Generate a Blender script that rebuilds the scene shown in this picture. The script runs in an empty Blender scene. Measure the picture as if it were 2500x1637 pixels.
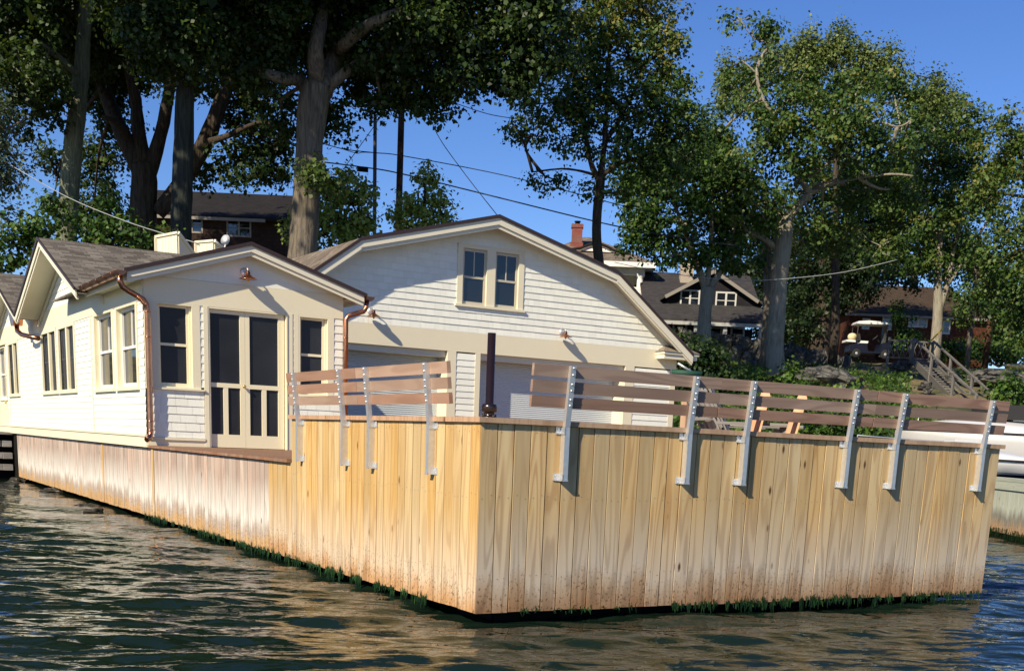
import bpy, math, random
import numpy as np
from mathutils import Vector
random.seed(7)
RS = np.random.RandomState(11)
sc = bpy.context.scene
COL = sc.collection
# ------------------------------------------------------------------ camera
F0, CX, CY, W0, H0 = 2916.8, 1271.9, 1760.4, 2500.0, 1637.0
CAM = np.array([-4.2646, -7.8606, 1.2697]); YAW, PIT, ROL = 0.5398, -0.2299, 0.0428
FW = np.array([math.sin(YAW)*math.cos(PIT), math.cos(YAW)*math.cos(PIT), math.sin(PIT)])
RT0 = np.array([math.cos(YAW), -math.sin(YAW), 0.0]); UP0 = np.cross(RT0, FW)
RT = RT0*math.cos(ROL)+UP0*math.sin(ROL); UP = -RT0*math.sin(ROL)+UP0*math.cos(ROL)
FH = np.array([math.sin(YAW), math.cos(YAW), 0.0])
cd = bpy.data.cameras.new('camera'); cam = bpy.data.objects.new('camera', cd); COL.objects.link(cam)
from mathutils import Matrix
M = Matrix(((RT[0], UP[0], -FW[0], CAM[0]), (RT[1], UP[1], -FW[1], CAM[1]), (RT[2], UP[2], -FW[2], CAM[2]), (0, 0, 0, 1)))
cam.matrix_world = M
cd.sensor_width = 36; cd.lens = F0/W0*36; cd.shift_x = (W0/2-CX)/W0; cd.shift_y = (CY-H0/2)/W0
cd.clip_start = .1; cd.clip_end = 3000
sc.camera = cam
def ray(px, py): return FW*F0+RT*(px-CX)-UP*(py-CY)
def at(px, py, D):                 # point seen at (px,py), D metres away over the ground
    r = ray(px, py); return CAM+r*(D/(r@FH))
def on(ax, val, px, py):           # point seen at (px,py) on the plane axis=val
    r = ray(px, py); return CAM+r*((val-CAM[ax])/r[ax])
# ------------------------------------------------------------------ light
SUN = np.array([-1.0, -.43, .735]); SUN /= np.linalg.norm(SUN)
EL = math.asin(SUN[2]); AZ = math.atan2(SUN[0], SUN[1])
wd = bpy.data.worlds.new('World'); sc.world = wd; wd.use_nodes = True
nt = wd.node_tree; bg = nt.nodes['Background']; sky = nt.nodes.new('ShaderNodeTexSky'); sky.sky_type = 'NISHITA'
sky.sun_disc = False; sky.sun_elevation = EL; sky.sun_rotation = AZ; sky.altitude = 0
sky.air_density = .85; sky.dust_density = 0; sky.ozone_density = 5.0
hsv = nt.nodes.new('ShaderNodeHueSaturation'); hsv.inputs['Saturation'].default_value = 1.15; hsv.inputs['Hue'].default_value = .512; nt.links.new(sky.outputs[0], hsv.inputs['Color']); nt.links.new(hsv.outputs[0], bg.inputs[0]); bg.inputs[1].default_value = .095
sl = bpy.data.lights.new('sun', 'SUN'); sl.energy = 5.0; sl.angle = math.radians(.6); sl.color = (1, .87, .66)
so = bpy.data.objects.new('sun', sl); COL.objects.link(so)
so.rotation_euler = Vector((-SUN[0], -SUN[1], -SUN[2])).to_track_quat('-Z', 'Y').to_euler()
sc.view_settings.view_transform = 'Standard'; sc.view_settings.look = 'None'; sc.view_settings.gamma = 1
sc.view_settings.exposure = 0.52
sc.cycles.max_bounces = 6; sc.cycles.transparent_max_bounces = 12; sc.cycles.glossy_bounces = 3; sc.cycles.transmission_bounces = 4
# ------------------------------------------------------------------ mesh builder
def nrm(a):
    a = np.array(a, float); return a/np.linalg.norm(a)
def V(*a): return np.array(a, float)
class MB:
    def __init__(s): s.v = []; s.f = []; s.uv = []; s.r = []; s.sm = []
    def face(s, pts, uv=None, r=0., sm=False):
        n = len(s.v); pts = [np.array(p, float) for p in pts]; s.v += pts; s.f.append(tuple(range(n, n+len(pts))))
        if uv is None:
            e = pts[1]-pts[0]; L = np.linalg.norm(e); e = e/(L or 1); nn = np.cross(e, pts[2]-pts[0]); l2 = np.linalg.norm(nn)
            w = np.cross(nn/(l2 or 1), e); uv = [((p-pts[0])@e, (p-pts[0])@w) for p in pts]
        s.uv += [tuple(map(float, q)) for q in uv]; s.r.append(r); s.sm.append(sm)
    def obox(s, c, ax, ay, az, r=None):          # centre, three half vectors; v of the uv runs along the longest
        r = random.random() if r is None else r
        c, A = np.array(c, float), [np.array(a, float) for a in (ax, ay, az)]
        if np.cross(A[0], A[1])@A[2] < 0: A[2] = -A[2]
        L = [np.linalg.norm(a) for a in A]; lo = int(np.argmax(L))
        for k in range(3):
            i, j = (k+1) % 3, (k+2) % 3
            for sg in (1, -1):
                q = [(-1, -1), (1, -1), (1, 1), (-1, 1)]
                if sg < 0: q = q[::-1]
                P = [c+A[k]*sg+A[i]*a+A[j]*b for a, b in q]
                if i == lo: uv = [(b*L[j], a*L[i]) for a, b in q]
                else: uv = [(a*L[i], b*L[j]) for a, b in q]
                s.face(P, uv, r)
    def box(s, x0, x1, y0, y1, z0, z1, r=None):
        s.obox(((x0+x1)/2, (y0+y1)/2, (z0+z1)/2), ((x1-x0)/2, 0, 0), (0, (y1-y0)/2, 0), (0, 0, (z1-z0)/2), r)
    def bar(s, a, b, w, t, up=(0, 0, 1), r=None):  # bar from a to b, w across, t thick along up
        a, b = np.array(a, float), np.array(b, float); d = b-a; L = np.linalg.norm(d); d /= L
        sd = np.cross(d, up)
        if np.linalg.norm(sd) < 1e-4: sd = np.cross(d, (1, 0, 0))
        sd = nrm(sd); u = np.cross(sd, d); s.obox((a+b)/2, sd*w/2, d*L/2, u*t/2, r)
    def prism(s, poly, ext, r=None):              # planar polygon extruded by ext
        r = random.random() if r is None else r
        P = [np.array(p, float) for p in poly]; e = np.array(ext, float); n = np.zeros(3)
        for i in range(len(P)): n += np.cross(P[i], P[(i+1) % len(P)])
        if n@e > 0: P = P[::-1]
        s.face(P, None, r); s.face([p+e for p in P[::-1]], None, r)
        for i in range(len(P)):
            a, b = P[i], P[(i+1) % len(P)]; s.face([b, a, a+e, b+e], None, r)
    def tube(s, pts, rad, n=10, r=0., cap=True, sm=True):
        P = [np.array(p, float) for p in pts]; rad = rad if hasattr(rad, '__len__') else [rad]*len(P)
        rings = []; up = None
        for i, p in enumerate(P):
            d = nrm((P[min(i+1, len(P)-1)]-P[max(i-1, 0)]))
            if up is None: up = V(0, 0, 1) if abs(d[2]) < .9 else V(1, 0, 0)
            a = nrm(np.cross(d, up)); b = np.cross(a, d); up = b
            rings.append([p+(a*math.cos(t)+b*math.sin(t))*rad[i] for t in np.linspace(0, 2*math.pi, n, endpoint=False)])
        n0 = len(s.v); vv = 0.
        for rg in rings: s.v += rg
        for i in range(len(P)-1):
            L = np.linalg.norm(P[i+1]-P[i]); c = 2*math.pi*max(rad[i], 1e-3)
            for k in range(n):
                k2 = (k+1) % n
                s.f.append((n0+i*n+k, n0+(i+1)*n+k, n0+(i+1)*n+k2, n0+i*n+k2))
                s.uv += [(k/n*c, vv), (k/n*c, vv+L), ((k+1)/n*c, vv+L), ((k+1)/n*c, vv)]; s.r.append(r); s.sm.append(sm)
            vv += L
        if cap:
            s.f.append(tuple(n0+k for k in range(n))); s.uv += [(0, 0)]*n; s.r.append(r); s.sm.append(False)
            m = n0+(len(P)-1)*n
            s.f.append(tuple(m+k for k in range(n-1, -1, -1))); s.uv += [(0, 0)]*n; s.r.append(r); s.sm.append(False)
    def lathe(s, c, prof, ax=(0, 0, 1), n=16, r=0.):   # prof: (radius, height)
        ax = nrm(ax); s.tube([np.array(c)+ax*h for _, h in prof], [max(q, .0005) for q, _ in prof], n, r)
    def disc(s, c, rad, ax, n=16, th=.01): s.lathe(c, [(rad, 0), (rad, th)], ax, n)
    def loft(s, secs, close=True, caps=True, r=0., sm=True):
        n = len(secs[0]); n0 = len(s.v)
        for q in secs: s.v += [np.array(p, float) for p in q]
        for i in range(len(secs)-1):
            for k in range(n if close else n-1):
                k2 = (k+1) % n; s.f.append((n0+i*n+k, n0+(i+1)*n+k, n0+(i+1)*n+k2, n0+i*n+k2))
                s.uv += [(k, i), (k, i+1), (k+1, i+1), (k+1, i)]; s.r.append(r); s.sm.append(sm)
        if caps:
            s.f.append(tuple(n0+k for k in range(n))); s.uv += [(0, 0)]*n; s.r.append(r); s.sm.append(False)
            m = n0+(len(secs)-1)*n; s.f.append(tuple(m+k for k in range(n-1, -1, -1))); s.uv += [(0, 0)]*n; s.r.append(r); s.sm.append(False)
    def build(s, name, mat, parent=None, bevel=0, **tags):
        me = bpy.data.meshes.new(name); o3 = parent_loc(parent)
        vv = np.array(s.v)-o3 if parent is not None else np.array(s.v)
        off = V(0, 0, 0)
        if parent is None:
            off = V((vv[:, 0].min()+vv[:, 0].max())/2, (vv[:, 1].min()+vv[:, 1].max())/2, vv[:, 2].min()); vv = vv-off
        me.from_pydata(vv.tolist(), [], s.f); me.uv_layers.new(name='UVMap').data.foreach_set('uv', np.array(s.uv, dtype=np.float32).ravel())
        me.attributes.new('rnd', 'FLOAT', 'FACE').data.foreach_set('value', np.array(s.r, dtype=np.float32))
        me.polygons.foreach_set('use_smooth', s.sm); me.materials.append(mat); me.update()
        o = bpy.data.objects.new(name, me); COL.objects.link(o)
        if parent is not None: o.parent = parent
        else: o.location = off
        if bevel:
            b = o.modifiers.new('bevel', 'BEVEL'); b.width = bevel; b.segments = 1; b.limit_method = 'ANGLE'
        for k, q in tags.items(): o[k] = q
        return o
def parent_loc(p):
    o = V(0, 0, 0)
    while p is not None: o = o+np.array(p.location); p = p.parent
    return o
def thing(name, loc, label, cat, group=None):
    o = bpy.data.objects.new(name, None); COL.objects.link(o); o.location = [float(q) for q in loc]; o.empty_display_size = .2
    o['label'] = label; o['category'] = cat
    if group: o['group'] = group
    return o
def tg(label, cat, group=None, kind=None):
    d = dict(label=label, category=cat)
    if group: d['group'] = group
    if kind: d['kind'] = kind
    return d
def copy_tree(o, parent=None):
    c = o.copy(); COL.objects.link(c); c.parent = parent
    for ch in [q for q in bpy.data.objects if q.parent == o]: copy_tree(ch, c)
    return c
class Fr:                                          # wall frame: a along the wall, z up, d outwards
    def __init__(s, o, u, n): s.o, s.u, s.n = V(*o), V(*u), V(*n)
    def p(s, a, z, d=0.): return s.o+s.u*a+s.n*d+V(0, 0, z)
    def box(s, mb, a0, a1, z0, z1, d0, d1, r=None):
        mb.obox(s.p((a0+a1)/2, (z0+z1)/2, (d0+d1)/2), s.u*(a1-a0)/2, V(0, 0, (z1-z0)/2), s.n*(d1-d0)/2, r)
# ------------------------------------------------------------------ materials
def newmat(name):
    m = bpy.data.materials.new(name); m.use_nodes = True; nt = m.node_tree; return m, nt, nt.nodes['Principled BSDF']
def nd(nt, t, **k):
    n = nt.nodes.new(t)
    for a, b in k.items():
        if a.startswith('i_'): n.inputs[a[2:].replace('_', ' ')].default_value = b
        else: setattr(n, a, b)
    return n
def coords(nt, uv=False, scale=(1, 1, 1), rnd=False):
    tc = nd(nt, 'ShaderNodeTexCoord'); mp = nd(nt, 'ShaderNodeMapping'); mp.inputs['Scale'].default_value = scale
    src = tc.outputs['UV' if uv else 'Object']
    if rnd:
        at_ = nd(nt, 'ShaderNodeAttribute', attribute_name='rnd'); mu = nd(nt, 'ShaderNodeVectorMath', operation='SCALE'); mu.inputs[0].default_value = (37, 91, 53)
        nt.links.new(at_.outputs['Fac'], mu.inputs['Scale']); ad = nd(nt, 'ShaderNodeVectorMath', operation='ADD')
        nt.links.new(src, ad.inputs[0]); nt.links.new(mu.outputs[0], ad.inputs[1]); src = ad.outputs[0]
    nt.links.new(src, mp.inputs[0]); return mp.outputs[0]
def noise(nt, co, scale, detail=4, rough=.55, dist=0):
    n = nd(nt, 'ShaderNodeTexNoise'); n.inputs['Scale'].default_value = scale; n.inputs['Detail'].default_value = detail
    n.inputs['Roughness'].default_value = rough; n.inputs['Distortion'].default_value = dist; nt.links.new(co, n.inputs['Vector']); return n.outputs['Fac']
def ramp(nt, fac, stops, interp='LINEAR'):
    r = nd(nt, 'ShaderNodeValToRGB'); r.color_ramp.interpolation = interp; e = r.color_ramp.elements
    while len(e) < len(stops): e.new(.5)
    for q, (p, c) in zip(e, stops): q.position = p; q.color = (*c, 1) if len(c) == 3 else c
    nt.links.new(fac, r.inputs[0]); return r.outputs[0]
def g(x): return (x, x, x)
def mixc(nt, f, a, b, mode='MIX'):
    m = nd(nt, 'ShaderNodeMix', data_type='RGBA', blend_type=mode)
    for s, q in ((0, f), (6, a), (7, b)):
        if isinstance(q, (int, float)): m.inputs[s].default_value = q
        elif isinstance(q, tuple): m.inputs[s].default_value = (*q[:3], 1)
        else: nt.links.new(q, m.inputs[s])
    return m.outputs[2]
def math_(nt, op, a, b=None, c=None, clamp=False):
    m = nd(nt, 'ShaderNodeMath', operation=op, use_clamp=clamp)
    for i, q in enumerate((a, b, c)):
        if q is None: continue
        if isinstance(q, (int, float)): m.inputs[i].default_value = q
        else: nt.links.new(q, m.inputs[i])
    return m.outputs[0]
def bump(nt, bs, h, st=.3, dist=.01):
    b = nd(nt, 'ShaderNodeBump'); b.inputs['Strength'].default_value = st; b.inputs['Distance'].default_value = dist
    nt.links.new(h, b.inputs['Height']); nt.links.new(b.outputs[0], bs.inputs['Normal'])
def simple(name, col, rough=.6, metal=0., var=.12, ns=6., bmp=.0, bs=60., spec=.5, dirt=None, stretch=(1, 1, 1), rv=0.):
    m, nt, b = newmat(name); co = coords(nt, scale=stretch); n = noise(nt, co, ns)
    c = mixc(nt, n, tuple(q*(1-var) for q in col), tuple(min(1, q*(1+var)) for q in col))
    if rv:
        a = nd(nt, 'ShaderNodeAttribute', attribute_name='rnd'); c = mixc(nt, math_(nt, 'MULTIPLY', a.outputs['Fac'], rv), c, tuple(q*.45 for q in col))
    if dirt:
        n2 = noise(nt, co, ns*.35, 6); c = mixc(nt, ramp(nt, n2, [(.5, g(0)), (.75, g(.6))]), c, dirt)
    nt.links.new(c, b.inputs['Base Color']); b.inputs['Roughness'].default_value = rough; b.inputs['Metallic'].default_value = metal
    b.inputs['Specular IOR Level'].default_value = spec
    if bmp: bump(nt, b, noise(nt, co, bs, 5), bmp)
    return m
def wood(name, ca, cb, cc, rv=.35, gs=1., rough=.7, z=None, knots=.06, spec=.25, bst=.25):
    """board wood: ca base, cb late wood, cc knots/dark; uv in metres with v along the grain; z = colour stages by height"""
    m, nt, b = newmat(name); co = coords(nt, True, (1, 1, 1), True)
    def sc_(v): 
        mp = nd(nt, 'ShaderNodeMapping'); mp.inputs['Scale'].default_value = v; nt.links.new(co, mp.inputs[0]); return mp.outputs[0]
    a = nd(nt, 'ShaderNodeAttribute', attribute_name='rnd'); wn = nd(nt, 'ShaderNodeTexWhiteNoise', noise_dimensions='1D'); nt.links.new(a.outputs['Fac'], wn.inputs['W']); wn_ = wn.outputs['Value']
    rg = noise(nt, sc_((7*gs, .62, 1)), 1, 1.5, .4)
    sn = math_(nt, 'SINE', math_(nt, 'MULTIPLY', rg, 46)); rg2 = math_(nt, 'MULTIPLY_ADD', sn, .5, .5)
    fine = noise(nt, sc_((220, 5, 1)), 1, 3); broad = noise(nt, sc_((9, .7, 1)), 1, 3)
    f = ramp(nt, rg2, [(.45, g(0)), (.95, g(1))])
    c = mixc(nt, math_(nt, 'MULTIPLY', f, math_(nt, 'MULTIPLY_ADD', wn_, .55, .20)), ca, cb); c = mixc(nt, math_(nt, 'MULTIPLY', fine, .24), c, cb)
    hs = nd(nt, 'ShaderNodeHueSaturation'); nt.links.new(c, hs.inputs['Color'])
    nt.links.new(math_(nt, 'MULTIPLY_ADD', wn.outputs['Value'], rv, 1-rv*.55), hs.inputs['Value'])
    nt.links.new(math_(nt, 'MULTIPLY_ADD', a.outputs['Fac'], .25, .80), hs.inputs['Saturation'])
    nt.links.new(math_(nt, 'MULTIPLY_ADD', a.outputs['Fac'], -.012, .508), hs.inputs['Hue']); c = hs.outputs[0]
    c = mixc(nt, ramp(nt, broad, [(.45, g(0)), (.8, g(.5))]), c, tuple(q*.72 for q in cb))
    if z:
        ge = nd(nt, 'ShaderNodeNewGeometry'); sp = nd(nt, 'ShaderNodeSeparateXYZ'); nt.links.new(ge.outputs['Position'], sp.inputs[0])
        blot = noise(nt, sc_((14, 3, 1)), 1, 5, .65); big = noise(nt, sc_((3, 1.2, 1)), 1, 2)
        zz = math_(nt, 'ADD', sp.outputs['Z'], math_(nt, 'MULTIPLY_ADD', wn.outputs['Value'], .14, -.07))
        zz = math_(nt, 'ADD', zz, math_(nt, 'MULTIPLY_ADD', blot, .20, -.10))
        for (z0, z1, col, amt) in z:            # below z0 full, above z1 none
            mr = nd(nt, 'ShaderNodeMapRange', clamp=True); mr.inputs['From Min'].default_value = z1; mr.inputs['From Max'].default_value = z0
            nt.links.new(zz, mr.inputs['Value']); c = mixc(nt, math_(nt, 'MULTIPLY', mr.outputs[0], amt), c, mixc(nt, f, col, tuple(q*.72 for q in col)))
        sk = noise(nt, sc_((55, 40, 1)), 1, 4); mr = nd(nt, 'ShaderNodeMapRange', clamp=True); mr.inputs['From Min'].default_value = .34; mr.inputs['From Max'].default_value = .12
        nt.links.new(zz, mr.inputs['Value'])
        c = mixc(nt, math_(nt, 'MULTIPLY', ramp(nt, sk, [(.56, g(0)), (.66, g(.8))]), mr.outputs[0]), c, (.07, .035, .015))
    vo = nd(nt, 'ShaderNodeTexVoronoi'); vo.inputs['Scale'].default_value = 1; nt.links.new(sc_((7.5, 3.0, 1)), vo.inputs['Vector'])
    kn = math_(nt, 'MULTIPLY', ramp(nt, vo.outputs['Distance'], [(knots*.9, g(1)), (knots*2.4, g(.0))]), ramp(nt, vo.outputs['Color'], [(.58, g(0)), (.62, g(1))]))
    c = mixc(nt, kn, c, cc)
    nt.links.new(c, b.inputs['Base Color']); b.inputs['Roughness'].default_value = rough; b.inputs['Specular IOR Level'].default_value = spec
    bump(nt, b, math_(nt, 'ADD', math_(nt, 'MULTIPLY', f, .4), fine), bst, .002); return m
def shingles(name, c1, c2, c3, sx=.22, sy=.115, rough=.9):
    m, nt, b = newmat(name); co = coords(nt, True)
    br = nd(nt, 'ShaderNodeTexBrick'); br.inputs['Scale'].default_value = 1; br.inputs['Brick Width'].default_value = sx; br.inputs['Row Height'].default_value = sy
    br.inputs['Mortar Size'].default_value = .006; br.inputs['Mortar Smooth'].default_value = .6; br.offset = .37
    br.inputs['Color1'].default_value = (*c1, 1); br.inputs['Color2'].default_value = (*c2, 1); br.inputs['Mortar'].default_value = (*c3, 1); br.inputs['Bias'].default_value = 0
    nt.links.new(co, br.inputs['Vector']); n = noise(nt, co, 40, 5); n2 = noise(nt, co, 1.1, 3)
    c = mixc(nt, math_(nt, 'MULTIPLY', n, .4), br.outputs['Color'], c2); c = mixc(nt, ramp(nt, n2, [(.4, g(0)), (.7, g(.45))]), c, c3)
    nt.links.new(c, b.inputs['Base Color']); b.inputs['Roughness'].default_value = rough; b.inputs['Specular IOR Level'].default_value = .2
    bump(nt, b, math_(nt, 'SUBTRACT', n, br.outputs['Fac']), .6, .01); return m
def leafmat(name, stops, trans=.35):
    m, nt, b = newmat(name); a = nd(nt, 'ShaderNodeAttribute', attribute_name='rnd'); c = ramp(nt, a.outputs['Fac'], stops)
    nt.links.new(c, b.inputs['Base Color']); b.inputs['Roughness'].default_value = .5; b.inputs['Specular IOR Level'].default_value = .35
    tr = nd(nt, 'ShaderNodeBsdfTranslucent'); nt.links.new(mixc(nt, .5, c, (.12, .16, .01)), tr.inputs[0]); mx = nd(nt, 'ShaderNodeMixShader'); mx.inputs[0].default_value = trans
    nt.links.new(b.outputs[0], mx.inputs[1]); nt.links.new(tr.outputs[0], mx.inputs[2]); nt.links.new(mx.outputs[0], nt.nodes['Material Output'].inputs[0]); return m
def bark(name, c1, c2, patch=None):
    m, nt, b = newmat(name); co = coords(nt, scale=(1, 1, .12)); n = noise(nt, co, 14, 6, .6, .6); co2 = coords(nt); n2 = noise(nt, co2, 1.6, 3)
    c = ramp(nt, n, [(.35, c1), (.65, c2)])
    if patch: c = mixc(nt, ramp(nt, n2, [(.48, g(0)), (.6, g(.8))]), c, patch)
    nt.links.new(c, b.inputs['Base Color']); b.inputs['Roughness'].default_value = .95; b.inputs['Specular IOR Level'].default_value = .1
    bump(nt, b, n, 1.0, .06); return m
PINE = wood('new_pine', (.58, .42, .20), (.38, .22, .085), (.09, .04, .02), rv=.34, z=[(.28, .82, (.54, .47, .38), .82), (.12, .29, (.36, .21, .10), .7), (-.02, .13, (.25, .12, .045), .7)])
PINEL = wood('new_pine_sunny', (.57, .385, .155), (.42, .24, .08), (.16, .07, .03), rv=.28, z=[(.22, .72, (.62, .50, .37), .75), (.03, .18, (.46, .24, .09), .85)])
GREYW = wood('weathered_planks', (.50, .385, .31), (.31, .22, .165), (.12, .08, .06), rv=.45, gs=1.8, z=[(.34, .74, (.70, .67, .60), .88), (.19, .30, (.37, .255, .17), .65), (.06, .16, (.54, .33, .14), .9)])
CEDAR = wood('cedar_slat', (.36, .215, .145), (.27, .145, .09), (.12, .05, .03), rv=.35, gs=.55, knots=.035)
CEDARN = wood('new_cedar', (.74, .40, .22), (.62, .30, .14), (.35, .15, .07), rv=.15)
CEDARD = wood('shaded_cedar_slat', (.34, .215, .155), (.22, .125, .088), (.08, .04, .03), rv=.4, gs=.9, knots=.035)  # darker cedar copy, weaker sun on the camera-facing backrests put into the colour
CAPW = wood('cap_board', (.47, .29, .17), (.33, .175, .09), (.14, .06, .03), rv=.25, gs=.9)
DECKW = wood('deck_board', (.30, .16, .09), (.20, .10, .05), (.08, .04, .02), rv=.3)
STAIRW = wood('shaded_grey_wood', (.17, .16, .145), (.10, .092, .083), (.05, .04, .035), rv=.5)  # old grey wood darkened, shading of stairs and railing painted in
OLDW = wood('old_grey_wood', (.30, .28, .26), (.18, .16, .145), (.08, .07, .06), rv=.5)
WHITE = simple('white_siding', (.83, .82, .71), .55, var=.05, ns=3, rv=.10, spec=.3)
SHAKE = simple('white_shakes', (.82, .83, .74), .6, var=.06, ns=9, rv=.14, bmp=.25, bs=45, spec=.3, stretch=(3, 3, .5))
CREAM = simple('cream_trim', (.74, .68, .50), .5, var=.04, ns=2, spec=.35)
CREAMY = simple('cream_frame', (.78, .71, .50), .45, var=.04, ns=2, spec=.4)
SOFFIT = simple('cream_soffit', (.70, .66, .52), .6, var=.04, ns=2)
SASH = simple('white_sash', (.80, .79, .74), .4, var=.03, spec=.4)
ROOFG = shingles('grey_shingles', (.26, .235, .20), (.085, .075, .065), (.06, .052, .045))
ROOFB = shingles('brown_shingles', (.28, .235, .185), (.12, .095, .075), (.07, .055, .045))
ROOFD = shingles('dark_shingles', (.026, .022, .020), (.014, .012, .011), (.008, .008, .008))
EDGE = simple('dark_drip_edge', (.035, .02, .018), .5)
COPPER = simple('copper', (.56, .24, .13), .26, 1., var=.35, ns=9, bmp=.08, bs=25, dirt=(.20, .09, .06)); COPPERD = simple('copper_gutter', (.30, .14, .09), .38, 1., var=.3, ns=7, dirt=(.10, .05, .035))
GLASS = None
def glass(name, col, rough, spec=.6):
    m, nt, b = newmat(name); b.inputs['Base Color'].default_value = (*col, 1); b.inputs['Roughness'].default_value = rough; b.inputs['Specular IOR Level'].default_value = spec
    co = coords(nt); bump(nt, b, noise(nt, co, 1.7, 2), .05, .02); return m
GLASS = glass('window_glass', (.010, .013, .018), .03, .9)
SCREEN = simple('insect_screen', (.020, .022, .027), .40, var=.8, ns=1.3, spec=.35)  # broad tone variation in the colour stands in for reflections
ALU = simple('galvanised', (.66, .66, .65), .42, .75, var=.16, ns=30, bmp=.06, bs=90)
ZINC = simple('zinc_clip', (.66, .67, .68), .48, .8, var=.2, ns=70, bmp=.3, bs=160)
IRON = simple('dark_enamel', (.014, .007, .006), .25, 0., var=.3, ns=8, spec=.8, bmp=.05)
DARK = simple('near_black', (.010, .009, .009), .9, var=.4, spec=.1)  # even near-black colour for crib, fill and small dark parts
RIBW = simple('roll_door', (.50, .55, .57), .4, var=.04, ns=3, spec=.4)
MUD = simple('rock', (.10, .09, .075), .9, var=.5, ns=5, bmp=.6, bs=9)
# ================================================================== DOCK
BW = .1425; L = 5.7; Y1 = 28*BW; H = 1.42; ZD = 1.0; YP = 9.75; YG = 13.7; Y2 = 22.36
dock = thing('wooden_dock', (2.5, 5, 0), 'long timber dock clad in vertical planks, its corner pointing at the viewer', 'dock')
def planks(face, n0, n1, z0, z1, w=BW, thick=.03):
    mb = MB(); nails = MB()
    for i in range(n0, n1):
        a0, a1 = i*w+.0032+random.random()*.003, (i+1)*w-.0032-random.random()*.003
        d = random.uniform(-.0025, .0025); zb = z0+random.uniform(-.006, .004); tl = random.uniform(-.0012, .0012); r = random.random()
        if face == 'R': c = ((a0+a1)/2, thick/2+d, (zb+z1)/2); ax = ((a1-a0)/2, 0, 0); ay = (0, thick/2, 0)
        else: c = (thick/2+d, (a0+a1)/2, (zb+z1)/2); ax = (0, (a1-a0)/2, 0); ay = (thick/2, 0, 0)
        mb.obox(c, ax, ay, (tl if face == 'R' else 0, tl if face == 'L' else 0, (z1-zb)/2), r)
        for zn in (z1-.045, z1*.62, .27):
            for k in (.25, .75):
                a = a0+(a1-a0)*k+random.uniform(-.012, .012); zz = zn+random.uniform(-.02, .02)
                p = V(a, d-.001, zz) if face == 'R' else V(d-.001, a, zz); ax_ = (0, -1, 0) if face == 'R' else (-1, 0, 0)
                nails.lathe(p, [(.0035, 0), (.003, .0018)], ax_, 6)
    return mb, nails
NAIL = simple('nail_head', (.32, .30, .28), .45, .6)
mb, na = planks('R', 0, 40, 0, 1.392); mb.build('plank_wall', PINE, dock, bevel=.006, label='golden vertical planks facing the camera'); na.build('nail', NAIL, dock, kind='stuff')
mb, na = planks('L', 0, 28, 0, 1.392); mb.build('plank_wall', PINEL, dock, bevel=.003, label='sunny golden planks of the tall left side'); na.build('nail', NAIL, dock, kind='stuff')
mb, na = planks('L', 28, 33, 0, .965); mb.build('plank_wall', PINEL, dock, bevel=.003, label='short new golden planks below the deck edge')
mb, na = planks('L', 33, int(Y2/BW), 0, .955); mb.build('plank_wall', GREYW, dock, bevel=.003, label='weathered bleached planks below the house')
for y in (9.62, 12.95): mb = MB(); mb.box(-.014, -.002, y, y+.10, .02, .95); mb.build('corner_post', PINEL, dock)
# cap rails
mb = MB(); e = .028
mb.prism([(-e, -e, 1.394), (L+.035, -e, 1.394), (L+.035, .14, 1.394), (.14, .14, 1.394)], (0, 0, .038), .2)
mb.build('cap_rail', CAPW, dock, bevel=.004)
mb = MB(); mb.prism([(-e, -e, 1.394), (.1395, .1395, 1.394), (.1395, Y1+.03, 1.394), (-e, Y1+.03, 1.394)], (0, 0, .038), .6)
mb.build('cap_rail', CAPW, dock, bevel=.004)
mb = MB()
for k in range(2):
    o_ = .145+k*.15
    mb.box(o_, L+.03, o_, o_+.145, 1.394, 1.430); mb.box(o_, o_+.145, o_+.15, Y1+.03, 1.394, 1.430)
mb.box(.44, L, .42, .445, 1.0, 1.39); mb.box(.42, .445, .45, Y1, 1.0, 1.39); mb.box(L-.03, L-.002, .035, .44, .0, 1.39); mb.box(.035, .44, Y1-.03, Y1-.002, .97, 1.39)
mb.build('bench_seat', CAPW, dock, bevel=.003)
mb = MB()                                          # deck boards
y = .45
for k in range(66):
    if y > YP-.02: break
    mb.box(-.045 if y > Y1 else .45, L, y, y+.139, .966, .998); y += .1425
mb.box(L-.035, L-.005, .45, 9.7, 0, .96)
y = YP
while y < YG+.4: mb.box(2.9, 12.7, y, y+.139, .966, .998); y += .1425
mb.build('deck_board', DECKW, dock)
mb = MB()                                          # dark crib timbers under the deck, set back behind the planks
mb.box(.28, L-.55, .24, .5, -1.4, .9); mb.box(.28, .5, .5, 22.2, -1.4, .9); mb.box(.5, L-.3, .5, 10, -1.4, .9); mb.box(.5, 12.6, 10.2, 14, -1.4, .9); mb.box(.004, .6, 22.24, 23.3, -1.4, .93)
for i in range(9): mb.box(.3+i*.58, .5+i*.58, .18, .239, -1.4, .02)
mb.build('crib', DARK, dock)
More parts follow.
